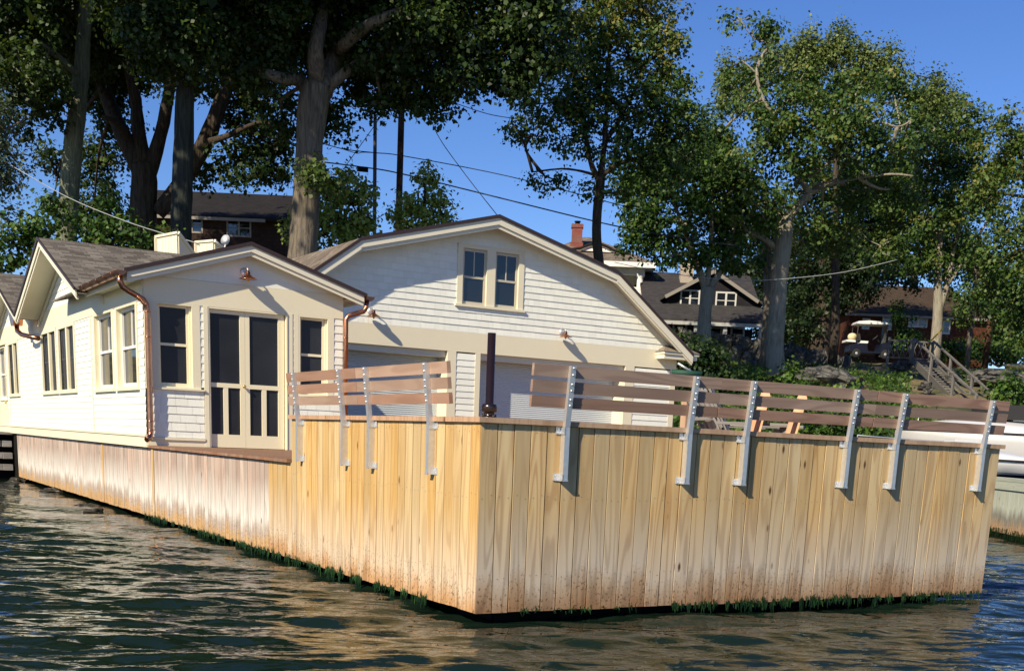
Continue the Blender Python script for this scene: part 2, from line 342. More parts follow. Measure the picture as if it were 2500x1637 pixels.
# green weed along the wet plank ends
ALG = leafmat('weed', [(0, (.006, .024, .005)), (.7, (.014, .055, .010)), (1, (.06, .14, .025))], .2)
mb = MB()
def weed(face, a, s):
    n = random.randint(4, 9)
    for _ in range(n):
        aa = a+random.gauss(0, .026); z = random.uniform(-.02, .025)*s+random.random()*.015; l = random.uniform(.02, .085)*s; w = random.uniform(.003, .008); dd = random.uniform(.004, .014)
        ln = random.uniform(-.02, .02)
        P = [(aa-w, dd, z), (aa+w, dd, z), (aa+ln+w*.4, dd+.004, z-l), (aa+ln-w*.4, dd+.004, z-l)]
        q = [V(a_, -d_, z_) if face == 'R' else V(-d_, a_, z_) for a_, d_, z_ in P]; mb.face(q if face == 'R' else q[::-1], None, random.random())
        if random.random() < .5:
            P = [(aa-w, dd, z), (aa+w, dd, z), (aa+ln, dd+.003, z+l*.5)]; q = [V(a_, -d_, z_) if face == 'R' else V(-d_, a_, z_) for a_, d_, z_ in P]; mb.face(q, None, random.random()*.6)
for i in range(2, 40):
    s = .45 if i < 9 else 1.0
    if i > 36: s = .8
    if random.random() < .10: continue
    for k in range(random.randint(2, 4) if i > 10 else 1): weed('R', i*BW+random.uniform(-.02, .02)+(k*.045), s*random.uniform(.5, 1.25))
for i in range(6, 72):
    if 12 < i < 15: continue
    if random.random() < .08: continue
    for k in range(random.randint(2, 5)): weed('L', i*BW+random.uniform(-.07, .07)+k*.035, random.uniform(.25, 1.35)*(1.15 if i < 33 else .9))
mb.build('algae', ALG, None, **tg('green weed hanging from the wet lower ends of the dock planks', 'algae', kind='stuff'))
# ------------------------------------------------------------------ bench backrests
def backrest(face, a0, label):
    wp = (lambda a, n, z: V(a, -n, z)) if face == 'R' else (lambda a, n, z: V(-n, a, z))
    t = thing('bench_backrest', wp(a0+.88, .05, 1.0), label, 'bench backrest', 'bench backrests bolted along the dock walls')
    nz = lambda z: .060+(z-1.385)/.44*.047     # outer face of the leaning upper strut
    sl_ = nrm((0, .047, .44))
    for i, (z0, z1) in enumerate(((1.745, 1.832), (1.632, 1.717), (1.525, 1.607))):
        mb = MB(); zc = (z0+z1)/2; n0 = nz(zc)-.036-.0165
        c = wp(a0+.88, n0, zc); al = wp(1, 0, 0)-wp(0, 0, 0); up = wp(0, sl_[1], sl_[2])-wp(0, 0, 0); no = np.cross(al, up)
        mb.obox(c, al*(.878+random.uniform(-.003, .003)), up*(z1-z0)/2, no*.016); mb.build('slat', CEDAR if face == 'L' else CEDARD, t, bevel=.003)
    for s in (.296, 1.463):
        a = a0+s; mb = MB()
        q = lambda pts: [wp(a, n, z) for n, z in pts]
        ex = wp(.044, 0, 0)-wp(0, 0, 0)
        mb.prism(q([(.002, .996), (.060, .996), (.060, 1.385), (nz(1.828), 1.828), (nz(1.828)-.035, 1.828), (.026, 1.40), (.002, 1.385)]), ex, .3)
        st = mb.build('strut', ALU, t, bevel=.002)
        for z0, z1, ww in ((1.336, 1.389, .046), (.990, 1.043, .052)):
            mb = MB(); sgn = -1; c0 = a+.0 if sgn < 0 else a+.044
            P = [wp(a-ww, .0005, z0), wp(a-.0005, .0005, z0), wp(a-.0005, .0005, z1), wp(a-ww, .0005, z1)]; mb.prism(P, wp(0, .006, 0)-wp(0, 0, 0))
            P = [wp(a-.007, .007, z0), wp(a-.0008, .007, z0), wp(a-.0008, .007, z1), wp(a-.007, .007, z1)]; mb.prism(P, wp(0, .058, 0)-wp(0, 0, 0))
            if z0 < 1.2: P = [wp(a-.007, .0605, z0-.001), wp(a+.048, .0605, z0-.001), wp(a+.048, .0605, z0+.010), wp(a-.007, .0605, z0+.010)]; mb.prism(P, wp(0, .004, 0)-wp(0, 0, 0))
            for k in (.25, .75): mb.lathe(wp(a-ww*.6, .0065, z0+(z1-z0)*k), [(.006, 0), (.004, .004)], wp(0, 1, 0)-wp(0, 0, 0), 8)
            mb.build('clip', ZINC, st)
        for zc in (1.813, 1.765, 1.697, 1.652, 1.588, 1.545):
            mb = MB(); mb.lathe(wp(a+.022, nz(zc), zc), [(.008, 0), (.008, .004), (.005, .005), (.005, .009)], wp(0, 1, 0)-wp(0, 0, 0), 8)
            mb.build('bolt', ALU, st)
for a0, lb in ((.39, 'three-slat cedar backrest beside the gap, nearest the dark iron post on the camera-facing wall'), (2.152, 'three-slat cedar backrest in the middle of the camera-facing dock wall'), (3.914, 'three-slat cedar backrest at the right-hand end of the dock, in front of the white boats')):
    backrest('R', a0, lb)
backrest('L', .44, 'sunlit reddish slatted backrest on the left dock wall, nearer the dock corner')
backrest('L', 2.203, 'sunlit reddish slatted backrest on the left dock wall, in front of the porch window')
# ------------------------------------------------------------------ iron post
mb = MB(); c = V(.262, .36, 1.431)
mb.lathe(c, [(.060, 0), (.060, .012), (.040, .014), (.040, .045), (.058, .050), (.060, .085), (.056, .098), (.050, .104), (.0315, .108), (.0305, .62), (.0005, .621)], n=28)
for k in range(8):
    a = k*math.pi/4+.2; mb.lathe(c+V(math.cos(a)*.050, math.sin(a)*.050, .012), [(.006, 0), (.006, .012), (.0035, .013), (.0035, .022)], n=8)
mb.build('metal_post', IRON, None, **tg('dark brown pipe post on a bolted flange at the dock corner', 'post'))
# ================================================================== HOUSE
EXP = .1125
def courses(mb, F, zs, xl, xr, ops=(), lip=.011, shake=False):
    for z0, z1 in zip(zs[:-1], zs[1:]):
        l0, r0, l1, r1 = xl(z0), xr(z0), xl(z1), xr(z1)
        segs = [(min(l0, l1), max(r0, r1))]; zc = (z0+z1)/2
        for (a0, a1, b0, b1) in ops:
            if b0 < zc < b1:
                ns = []
                for s0, s1 in segs:
                    if a1 <= s0 or a0 >= s1: ns.append((s0, s1)); continue
                    if a0 > s0: ns.append((s0, a0))
                    if a1 < s1: ns.append((a1, s1))
                segs = ns
        for s0, s1 in segs:
            cuts = [s0]
            if shake:
                while cuts[-1] < s1-.25: cuts.append(cuts[-1]+random.uniform(.10, .24))
            cuts.append(s1)
            for c0, c1 in zip(cuts[:-1], cuts[1:]):
                def cl(x, z_top):
                    return min(max(x, l1 if z_top else l0), r1 if z_top else r0)
                d = lip+(random.uniform(-.0018, .0018) if shake else 0); r = random.random()
                g_ = .0011 if shake else 0
                a, b, c_, d_ = cl(c0+g_, 0), cl(c1-g_, 0), cl(c1-g_, 1), cl(c0+g_, 1)
                if b-a < 1e-3 and c_-d_ < 1e-3: continue
                p = [F.p(a, z0, d), F.p(b, z0, d), F.p(c_, z1, .0015), F.p(d_, z1, .0015)]
                fl = np.cross(F.u, V(0, 0, 1))@F.n < 0
                mb.face(p[::-1] if fl else p, None, r); u = [F.p(a, z0, 0), F.p(b, z0, 0), F.p(b, z0, d), F.p(a, z0, d)]; mb.face(u[::-1] if fl else u, None, r)
def window(par, F, a0, a1, z0, z1, cas=.075, proud=.022, rec=.075, rail=.5, mull=True, mcol=CREAMY, scol=SASH, head=True, vert=1, pane=None, sill=True, label=None):
    """opening a0..a1, z0..z1 ; casing around it, deep jambs, two sashes"""
    mb = MB(); g2 = .0015
    if cas:
        F.box(mb, a0-cas, a0, z0-.0, z1+.0, -.01, proud, .4); F.box(mb, a1, a1+cas, z0, z1, -.01, proud, .5)
        if head: F.box(mb, a0-cas-.01, a1+cas+.01, z1, z1+.06, -.01, proud+.008, .6)
    j = .02; F.box(mb, a0, a0+j, z0, z1, -rec-.03, proud-.003, .3); F.box(mb, a1-j, a1, z0, z1, -rec-.03, proud-.003, .3); F.box(mb, a0+j, a1-j, z1-j, z1, -rec-.03, proud-.003, .3); F.box(mb, a0+j, a1-j, z0, z0+j, -rec-.03, proud-.003, .3)
    w = mb.build('window', mcol, par, **({'label': label} if label else {}))
    if sill:
        mb = MB(); F.box(mb, a0-cas-.03, a1+cas+.03, z0-.042, z0-.001, -.02, proud+.03); mb.build('sill', mcol, w)
    mb = MB(); A0, A1, B0, B1 = a0+j+g2, a1-j-g2, z0+j+g2, z1-j-g2; s = .038; zm = B0+(B1-B0)*rail
    for (p0, p1, q0, q1, e0, e1) in ((A0, A0+s, B0, B1, 0, .03), (A1-s, A1, B0, B1, 0, .03), (A0+s, A1-s, B0, B0+s*1.3, 0, .03), (A0+s, A1-s, B1-s, B1, 0, .03), (A0+s, A1-s, zm-s*.5, zm+s*.5, 0, .032)):
        F.box(mb, p0, p1, q0, q1, -rec-.006+e0, -rec+e1)
    if vert:
        for k in range(vert):
            x = A0+(A1-A0)*(k+1)/(vert+1); F.box(mb, x-.009, x+.009, zm+s*.5, B1-s, -rec-.004, -rec+.018)
    mb.build('sash', scol, w)
    mb = MB(); F.box(mb, A0+.01, A1-.01, B0+.01, B1-.01, -rec-.014, -rec-.008); mb.build('pane', pane or GLASS, w)
    return w
house = thing('house', (1.4, 14, .97), 'white clapboard cottage with cross gables, glazed porch and copper gutters at the water edge', 'house')
FL = Fr((-.05, 0, 0), (0, 1, 0), (-1, 0, 0)); FP = Fr((0, YP, 0), (1, 0, 0), (0, -1, 0))
XR = 2.877
# left wall courses
zs = [1.15+i*.1035 for i in range(18)]; zs = [z for z in zs if z < 2.93]+[2.95]
zsb = [1.15+i*.093 for i in range(20)]; zsb = [z for z in zsb if z < 2.92]+[2.95]
wa = [(10.18, 11.42), (11.72, 13.02)]
opsL = [(10.10, 11.50, 1.79, 2.97), (11.68, 13.08, 1.79, 2.97)]
casm = [(14.74, 16.16), (16.50, 17.98), (21.10, 22.42)]
opsL2 = [(a-.08, b+.08, 1.80, 2.97) for a, b in casm]+[(22.9, 25.2, 1.0, 2.97)]
mb = MB(); courses(mb, FL, zs, lambda z: YP+.02, lambda z: 13.28, opsL); courses(mb, FL, zsb, lambda z: 13.34, lambda z: 30, opsL2)
gz = lambda z, yc, top: (top-.12-z)/.347
def gable(mb, yc, top):
    z = [3.30+i*.123 for i in range(9)]; z = [q for q in z if q < top-.16]+[top-.14]
    courses(mb, FL, z, lambda q: yc-max(gz(q, yc, top), .01), lambda q: yc+max(gz(q, yc, top), .01))
gable(mb, 15.13, 4.30); gable(mb, 21.2, 4.30); gable(mb, 27.3, 4.30)
mb.build('siding', WHITE, house)
mb = MB()                                         # frieze, skirt, corner boards, backing
FL.box(mb, YP, 30, 2.951, 3.299, -.02, .014, .5); FL.box(mb, YP-.0, 30, .972, 1.118, -.02, .016, .5); FL.box(mb, YP-.0, 30, 1.119, 1.148, -.02, .034, .5)
FL.box(mb, 13.285, 13.335, 1.149, 2.95, -.02, .016, .5); FL.box(mb, 22.52, 22.60, 1.149, 2.95, -.02, .018, .5)
mb.build('trim', CREAM, house)
mb = MB()
for (a, b, z0, z1) in ((YP+.03, 10.10, 1, 3.3), (11.50, 11.68, 1, 3.3), (13.08, 14.66, 1, 3.3), (16.24, 16.42, 1, 3.3), (18.06, 21.02, 1, 3.3), (22.5, 22.9, 1, 3.3), (25.2, 30, 1, 3.3), (YP+.03, 14.66, 1, 1.79), (14.66, 30, 1, 1.80), (YP+.03, 30, 2.97, 3.3)):
    FL.box(mb, a, b, z0, z1, -.12, -.022-random.random()*.004)
mb.build('wall', WHITE, house)
for (a0, a1) in wa: window(house, FL, a0, a1, 1.80, 2.945, cas=.07, rec=.085, rail=.50, mcol=CREAMY, head=False, label='tall double-hung window of the porch side')
for (a0, a1) in casm:
    mb = MB(); FL.box(mb, a0-.07, a0, 1.815, 2.949, -.01, .022); FL.box(mb, a1, a1+.07, 1.815, 2.949, -.01, .022); m_ = (a0+a1)/2; FL.box(mb, m_-.055, m_+.055, 1.84, 2.90, -.05, .012); FL.box(mb, a0, a1, 2.90, 2.949, -.05, .018); FL.box(mb, a0, a1, 1.815, 1.84, -.05, .018)
    w = mb.build('window', CREAMY, house, label='pair of narrow dark casements')
    mb = MB(); FL.box(mb, a0-.14, a1+.14, 1.772, 1.813, -.02, .052); mb.build('sill', CREAMY, w)
    for (p, q) in ((a0, m_-.056), (m_+.056, a1)):
        mb = MB(); FL.box(mb, p+.002, q-.002, 1.842, 2.898, -.045, -.035); mb.build('pane', SCREEN, w)
        mb = MB(); FL.box(mb, p+.06, q-.06, 2.36, 2.39, -.034, -.024); FL.box(mb, p+.06, p+.11, 2.39, 2.86, -.034, -.028); FL.box(mb, q-.11, q-.06, 2.39, 2.86, -.034, -.028); mb.build('sash', simple('dark_sash%d' % int(p*10), (.06, .055, .06), .6), w)
window(house, FL, 22.98, 24.3, 1.70, 2.90, cas=.06, rec=.08, head=False, sill=False)
mb = MB(); FL.box(mb, 22.92, 24.4, 1.0, 1.64, -.03, .008); dr = mb.build('door', CREAMY, house); mb = MB(); mb.lathe(FL.p(23.1, 1.66, .01), [(.02, 0), (.03, .02), (.02, .05)], (-1, 0, 0)); mb.build('handle', simple('brass', (.7, .5, .2), .25, 1.), dr)
# porch front
mb = MB(); zp = [1.122, 1.214, 1.334, 1.449, 1.560, 1.671, 1.776]
courses(mb, FP, zp, lambda z: -.04, lambda z: .765, (), shake=True)
zz_ = [1.15+i*.113 for i in range(16)]; zz_ = [z for z in zz_ if z < 2.9]+[2.938]
courses(mb, FP, zz_, lambda z: .722, lambda z: .768, ((.5, 1, 1.0, 1.80),), lip=.012)
courses(mb, FP, zz_, lambda z: 2.086, lambda z: 2.108, (), lip=.012); courses(mb, FP, zz_, lambda z: 2.735, lambda z: 2.877, ((2, 3, 1.0, 1.80),), lip=.012)
courses(mb, FP, [z for z in zz_ if z < 1.8], lambda z: 2.09, lambda z: 2.877, (), shake=True)
rz = lambda z: (3.70-z)/.301
gzs = [3.275, 3.385, 3.495, 3.605, 3.69]; courses(mb, FP, gzs, lambda z: 1.41-rz(z), lambda z: 1.41+rz(z), (), lip=.005, shake=False)
FRt = Fr((XR, YP, 0), (0, 1, 0), (1, 0, 0)); courses(mb, FRt, [1.15+i*.113 for i in range(19)], lambda z: 0, lambda z: 3.95)
mb.build('siding', SHAKE, house, label='shingle siding of the porch front')
mb = MB()
FP.box(mb, -.048, XR, 2.939, 3.272, -.10, .012, .5)                 # frieze band
FP.box(mb, -.048, .118, 1.78, 2.938, -.10, .014, .5); FP.box(mb, .628, .720, 1.80, 2.938, -.1, .014, .5); FP.box(mb, .770, .832, 1.001, 2.938, -.10, .018, .5)
FP.box(mb, 2.004, 2.084, 1.001, 2.938, -.10, .018, .5); FP.box(mb, 2.110, 2.180, 1.80, 2.938, -.1, .014, .5); FP.box(mb, 2.655, 2.733, 1.80, 2.938, -.1, .014, .5)
FP.box(mb, -.055, .768, 1.776, 1.80, -.05, .045, .5); FP.box(mb, 2.11, 2.86, 1.776, 1.80, -.05, .045, .5)
FP.box(mb, -.045, .766, 1.085, 1.119, -.05, .030, .5); FP.box(mb, -.045, .767, 1.0, 1.084, -.05, .010, .5); FP.box(mb, 2.086, 2.877, 1.0, 1.14, -.05, .010, .5)
FRt.box(mb, 0, 3.95, 2.95, 3.28, -.1, .010, .5)
mb.build('trim', CREAM, house)
mb = MB()
for (a, b, z0, z1) in ((-.045, .118, 1.0, 3.3), (.64, .83, 1.0, 2.93), (2.01, 2.18, 1.0, 2.93), (2.66, 2.87, 1.0, 2.93), (.118, .64, 1.0, 1.77), (2.18, 2.66, 1.0, 1.77)): FP.box(mb, a, b, z0, z1, -.14, -.101)
mb.prism([FP.p(-.04, 3.0, -.05), FP.p(XR, 3.0, -.05), FP.p(XR, 3.27, -.05), FP.p(1.41, 3.69, -.05), FP.p(-.04, 3.27, -.05)], (0, .04, 0)); mb.box(XR-.12, XR-.012, YP, 15, 1.0, 3.26)
mb.build('wall', WHITE, house)
def pwin(a0, a1, lb):
    mb = MB(); FP.box(mb, a0, a0+.02, 1.80, 2.938, -.14, .012); FP.box(mb, a1-.02, a1, 1.80, 2.938, -.14, .012); FP.box(mb, a0+.02, a1-.02, 2.918, 2.938, -.14, .012); FP.box(mb, a0+.02, a1-.02, 1.80, 1.82, -.14, .012)
    w = mb.build('window', CREAMY, house, label=lb); mb = MB(); b0, b1 = a0+.021, a1-.05
    for (p, q, z0, z1) in ((b0, b0+.035, 1.821, 2.917), (b1-.035, b1, 1.821, 2.917), (b0+.035, b1-.035, 1.821, 1.87), (b0+.035, b1-.035, 2.885, 2.917), (b0+.035, b1-.035, 2.372, 2.408)): FP.box(mb, p, q, z0, z1, -.085, -.050)
    FP.box(mb, b1+.001, a1-.021, 1.821, 2.917, -.12, -.03); mb.build('sash', CREAMY, w)
    mb = MB(); FP.box(mb, b0+.03, b1-.03, 1.86, 2.89, -.075, -.068); mb.build('pane', SCREEN, w)
pwin(.120, .626, 'porch window left of the screen doors'); pwin(2.182, 2.653, 'porch window right of the screen doors')
mb = MB(); FP.box(mb, .833, .852, 1.001, 2.937, -.14, .012); FP.box(mb, 1.984, 2.003, 1.001, 2.937, -.14, .030); FP.box(mb, .853, 1.983, 2.918, 2.937, -.14, .010)
mb.build('door_frame', CREAMY, house)
for i, (a0, a1) in enumerate(((.853, 1.381), (1.384, 1.972))):
    mb = MB(); s = .026 if i == 0 else .05; l_ = a0+s; r_ = a1-.073 if i == 0 else a1-.09
    if i: l_ = a0+.067
    for (p, q, z0, z1) in ((a0, l_, 1.006, 2.915), (r_, a1, 1.006, 2.915), (l_, r_, 2.862, 2.915), (l_, r_, 1.850, 1.912), (l_, r_, 1.006, 1.19)): FP.box(mb, p, q, z0, z1, -.075, -.035)
    m_ = (l_+r_)/2; FP.box(mb, m_-.034, m_+.034, 1.19, 1.85, -.073, -.037)
    d = mb.build('screen_door', CREAMY, house)
    for (p, q, z0, z1) in ((l_, r_, 1.912, 2.862), (l_, m_-.034, 1.19, 1.85), (m_+.034, r_, 1.19, 1.85)):
        mb = MB(); FP.box(mb, p+.001, q-.001, z0+.001, z1-.001, -.062, -.058); mb.build('screen', SCREEN, d)
    if i == 0:
        mb = MB(); mb.lathe(FP.p(1.356, 1.878, -.034), [(.014, 0), (.010, .015), (.024, .03), (.026, .045), (.012, .056)], (0, -1, 0), 14); mb.build('knob', simple('door_brass', (.75, .55, .2), .2, 1.), d)
# roofs
def slab(mb, a, b, c, d, th=.035):                # a-b along eave, d-c along ridge ; thick downwards
    mb.face([a, b, c, d], None, .5); lo = [np.array(p, float)-V(0, 0, th) for p in (a, b, c, d)]
    mb.face(lo[::-1], None, .5); P = [a, b, c, d]
    for i in range(4): j = (i+1) % 4; mb.face([lo[i], lo[j], P[j], P[i]], None, .5)
yf = 9.54; rt = 3.828; sl2 = .301; xc = 1.41
mb = MB()
slab(mb, V(xc-1.74, yf, rt-1.74*sl2), V(xc, yf, rt), V(xc, 15.1, rt), V(xc-1.74, 15.1, rt-1.74*sl2)); slab(mb, V(xc, yf, rt), V(xc+1.74, yf, rt-1.74*sl2), V(xc+1.74, 15.1, rt-1.74*sl2), V(xc, 15.1, rt))
for yc in (15.13, 21.2, 27.3):
    z4 = 4.31; hw = 3.02; zl = z4-hw*.347; x0, x1 = -.5, 2.95
    slab(mb, V(x0, yc-hw, zl), V(x1, yc-hw, zl), V(x1, yc, z4), V(x0, yc, z4)); slab(mb, V(x1, yc+hw, zl), V(x0, yc+hw, zl), V(x0, yc, z4), V(x1, yc, z4))
mb.build('roof', ROOFG, house)
def rake(mb, p, q, w, th, out, r=.5):
    p, q = V(*p), V(*q); mb.prism([p, q, q-V(0, 0, w), p-V(0, 0, w)], V(*out)*th, r)
for sg in (-1, 1):
    mb = MB(); rake(mb, (xc, yf-.012, rt+.012), (xc+sg*1.76, yf-.012, rt-1.76*sl2+.012), .052, .014, (0, -1, 0)); mb.build('drip_edge', EDGE, house)
for yc in (15.13, 21.2, 27.3):
    for sg in (-1, 1): mb = MB(); rake(mb, (-.512, yc, 4.322), (-.512, yc+sg*3.04, 4.322-3.04*.347), .05, .014, (-1, 0, 0)); mb.build('drip_edge', EDGE, house)
mb = MB()
for sg in (-1, 1):
    rake(mb, (xc, yf-.002, rt-.036), (xc+sg*1.72, yf-.002, rt-.036-1.72*sl2), .085, .022, (0, 1, 0)); rake(mb, (xc, yf+.022, rt-.124), (xc+sg*1.715, yf+.022, rt-.124-1.715*sl2), .05, .03, (0, 1, 0))
    rake(mb, (xc, yf+.055, rt-.088), (xc+sg*1.70, yf+.055, rt-.088-1.70*sl2), .02, .155, (0, 1, 0))
    mb.box(xc+sg*1.70-.012, xc+sg*1.70+.012, yf+.05, 12.4, 3.165, 3.262)
    mb.box(min(xc+sg*1.685, xc+sg*1.47), max(xc+sg*1.685, xc+sg*1.47), yf+.21, 12.2, 3.205, 3.225)
for yc in (15.13, 21.2, 27.3):
    for sg in (-1, 1):
        rake(mb, (-.498, yc, 4.274), (-.498, yc+sg*3.0, 4.274-3.0*.347), .10, .022, (1, 0, 0)); rake(mb, (-.474, yc, 4.174), (-.474, yc+sg*2.97, 4.174-2.97*.347), .05, .03, (1, 0, 0))
        rake(mb, (-.442, yc, 4.22), (-.442, yc+sg*2.94, 4.22-2.94*.347), .02, .40, (1, 0, 0))
        rake(mb, (-.064, yc, 4.19), (-.064, yc+sg*2.94, 4.19-2.94*.347), .11, .02, (-1, 0, 0))
mb.build('fascia', SOFFIT, house)
# gutters and downpipes
def gutter(x, y0, y1, z, sg):
    mb = MB(); R_ = .062; n = 9; th = np.linspace(math.pi, 2*math.pi, n)
    mb.loft([[V(x+R_*math.cos(t), y, z+R_*math.sin(t)) for t in th] for y in (y0, y1)], close=False, caps=False)
    mb.loft([[V(x+(R_-.004)*math.cos(t), y, z+(R_-.004)*math.sin(t)) for t in th[::-1]] for y in (y0, y1)], close=False, caps=False)
    for y in (y0, y1): mb.loft([[V(x+R_*math.cos(t), y+e_, z+R_*math.sin(t)) for t in th] for e_ in (-.002, .002)], close=True)
    mb.tube([(x+R_*(-1 if sg < 0 else 1), y0, z), (x+R_*(-1 if sg < 0 else 1), y1, z)], .005, 6)
    y = y0+.35
    while y < y1:
        mb.tube([(x+(R_+.008)*math.cos(t), y, z+(R_+.008)*math.sin(t)) for t in th], .0045, 6); y += .5
    return mb.build('gutter', COPPERD, house)
gutter(xc-1.80, yf-.06, 12.25, 3.275, -1); gutter(xc+1.80, yf-.06, 12.6, 3.27, 1)
mb = MB(); pp = [(-.39, 9.62, 3.215), (-.385, 9.62, 3.14), (-.35, 9.63, 3.075), (-.28, 9.635, 3.035), (-.16, 9.65, 2.985), (-.08, 9.66, 2.945), (-.035, 9.67, 2.885), (-.022, 9.67, 2.80), (-.022, 9.67, 1.20), (-.026, 9.665, 1.15), (-.05, 9.64, 1.10), (-.10, 9.60, 1.075)]
mb.tube(pp, .038, 14)
for z in (2.78, 2.45, 1.32, 1.20): mb.lathe((-.022, 9.67, z), [(.039, 0), (.043, .004), (.043, .012), (.039, .016)], n=14)
for p_, q_ in ((0, 2), (4, 6)):
    for k in range(7):
        t = k/7; a = np.array(pp[p_])*(1-t)+np.array(pp[q_])*t; mb.lathe(a, [(.038, 0), (.042, .004), (.038, .009)], np.array(pp[q_])-np.array(pp[p_]), 12)
mb.build('downpipe', COPPER, house)
mb = MB(); pr = [(3.20, 9.60, 3.21), (3.19, 9.60, 3.12), (3.15, 9.61, 3.065), (3.02, 9.63, 3.02), (2.93, 9.655, 2.985), (2.895, 9.67, 2.93), (2.893, 9.67, 1.02)]
mb.tube(pr, .036, 14); mb.lathe((2.893, 9.67, 2.66), [(.037, 0), (.042, .004), (.042, .012), (.037, .016)], n=14); mb.build('downpipe', COPPER, house)
mb = MB(); mb.prism([(-.45, 18.55, 3.37), (-.45, 19.35, 3.37), (-.45, 19.1, 3.10), (-.45, 18.8, 3.10)], (.18, 0, 0)); mb.tube([(-.36, 18.95, 3.11), (-.36, 18.9, 3.0), (-.33, 18.6, 2.92), (-.25, 18.2, 2.87), (-.12, 17.95, 2.83)], .045, 12); mb.build('downpipe', COPPER, house)
# roof screens, dish
def roofscreen(p, w, h, lb, D):
    c = at(*p, D); t = thing('roof_screen', c, lb, 'screen', 'cream screens standing on the roof'); Fs = Fr((c[0], c[1], 0), nrm((.6, -.8, 0)), nrm((-.8, -.6, 0))); z = c[2]
    mb = MB(); n = int(w/.07)
    for k in range(n): a0, a1 = -w/2+k*w/n, -w/2+(k+1)*w/n; mb.prism([Fs.p(a0+.002, z-.5), Fs.p(a1-.002, z-.5), Fs.p(a1-.002, z+h*(1+.25*(k+1)/n)), Fs.p(a0+.002, z+h*(1+.25*k/n))], Fs.n*-.02)
    mb.prism([Fs.p(w/2, z-.5, -.03), Fs.p(w/2+.02, z-.5, -1.3), Fs.p(w/2+.01, z+h*1.22, -.10), Fs.p(w/2, z+h*1.22, -.03)], Fs.u*.02); mb.build('panel', CREAMY, t)
    mb = MB(); mb.bar(Fs.p(-w/2-.02, z+h*1.0+.02, .005), Fs.p(w/2+.02, z+h*1.27, .005), .05, .04); mb.bar(Fs.p(-w/2-.01, z-.5, .01), Fs.p(-w/2-.01, z+h, .01), .045, .05); mb.bar(Fs.p(w/2+.03, z+h*1.26, 0), Fs.p(w/2+.03, z-.5, -1.32), .06, .06); mb.build('rail', CREAMY, t)
roofscreen((408, 622), .50, .32, 'larger cream louvred screen on the cottage roof, left of the satellite dish', 25)
roofscreen((500, 612), .42, .15, 'smaller cream screen just left of the satellite dish', 26)
c = at(553, 588, 26); mb = MB(); mb.lathe(c, [(.0, 0), (.07, .012), (.11, .035), (.115, .04), (.07, .02), (.0, .008)], (-.9, -.6, .25), 20); mb.tube([c, c+V(-.1, -.1, -.25), c+V(0, 0, -.5)], .015, 8); mb.tube([c+V(0, 0, -.15), c+V(-.30, -.2, -.06)], .01, 6)
mb.build('satellite_dish', simple('dish_white', (.7, .72, .74), .3), None, **tg('small white satellite dish behind the porch roof ridge', 'satellite dish'))
# ================================================================== GARAGE / BOATHOUSE
gar = thing('boathouse', (7.4, 19, 1.0), 'white shingled boathouse with curved barn roof and two roll-up doors', 'boathouse')
FG = Fr((0, YG, 0), (1, 0, 0), (0, -1, 0)); gx = 7.48; yr = 13.34
def ghw_(z):                                        # half width under the gambrel at height z
    return 2.80+(4.70-.20-z)/.70 if z < 4.50 else max(.01, 2.80*(1-(z-4.50)/.73))
ghw = lambda z: 2.80+(4.59-z)/.709 if z < 4.59 else max(.01, 2.80*(1-(z-4.59)/.72))
zg = [3.287+i*.1235 for i in range(17)]+[5.305]
ow = [(6.80, 8.28, 3.78, 4.90)]
mb = MB(); courses(mb, FG, zg, lambda z: gx-min(ghw(z), 4.65), lambda z: gx+min(ghw(z), 4.69), ow, lip=.014, shake=True)
FGR = lambda a0, a1: courses(mb, FG, [1.0+i*.118 for i in range(17)], lambda z: a0, lambda z: a1, (), lip=.013, shake=False)
FGR(6.83, 7.25); FGR(11.075, 12.03); FGR(2.9, 3.0)
mb.build('siding', SHAKE, gar)
mb = MB()
FG.box(mb, 2.85, 12.172, 2.915, 3.285, -.42, .016, .5)
for a, b in ((6.640, 6.828), (7.252, 7.362), (10.84, 11.073), (12.035, 12.172)): FG.box(mb, a, b, 1.0, 2.914, -.42, .018, .5)
FG.box(mb, 6.80, 6.918, 3.80, 4.90, -.05, .024); FG.box(mb, 7.440, 7.630, 3.80, 4.90, -.05, .024); FG.box(mb, 8.152, 8.275, 3.80, 4.90, -.05, .024); FG.box(mb, 6.80, 8.275, 4.82, 4.90, -.05, .026); FG.box(mb, 6.76, 8.31, 3.755, 3.80, -.05, .055)
mb.build('trim', CREAM, gar)
mb = MB(); FG.box(mb, 6.64, 7.36, 1, 2.914, -.46, -.421); FG.box(mb, 10.84, 12.17, 1, 2.914, -.46, -.421); mb.box(12.03, 12.15, YG+.05, 24, 0, 3.1); mb.box(3.0, 3.1, YG+.05, 24, 0, 3.1)
P = [(gx-4.6, YG+.05, 3.1), (gx+4.6, YG+.05, 3.1), (gx+4.6, YG+.05, 3.25), (gx+2.79, YG+.05, 4.58), (gx, YG+.05, 5.3), (gx-2.79, YG+.05, 4.58), (gx-4.6, YG+.05, 3.25)]
mb.prism(P, (0, .01, 0)); mb.build('wall', WHITE, gar)
def rolldoor(a0, a1):
    mb = MB(); n = 50; z0, z1 = 1.002, 2.912; secs = []
    k = np.arange(n*4+1); z = z0+(z1-z0)*k/(n*4); d = -.40+.009*np.abs(np.sin(k*math.pi/4))
    mb.loft([[FG.p(a0, zz, dd) for zz, dd in zip(z, d)], [FG.p(a1, zz, dd) for zz, dd in zip(z, d)]], close=False, caps=False, sm=False)
    o = mb.build('roll_up_door', RIBW, gar)
    mb = MB(); FG.box(mb, a0, a1, 2.80, 2.913, -.385, -.06); mb.build('hood', SOFFIT, o)
rolldoor(3.0, 6.638); rolldoor(7.364, 10.838)
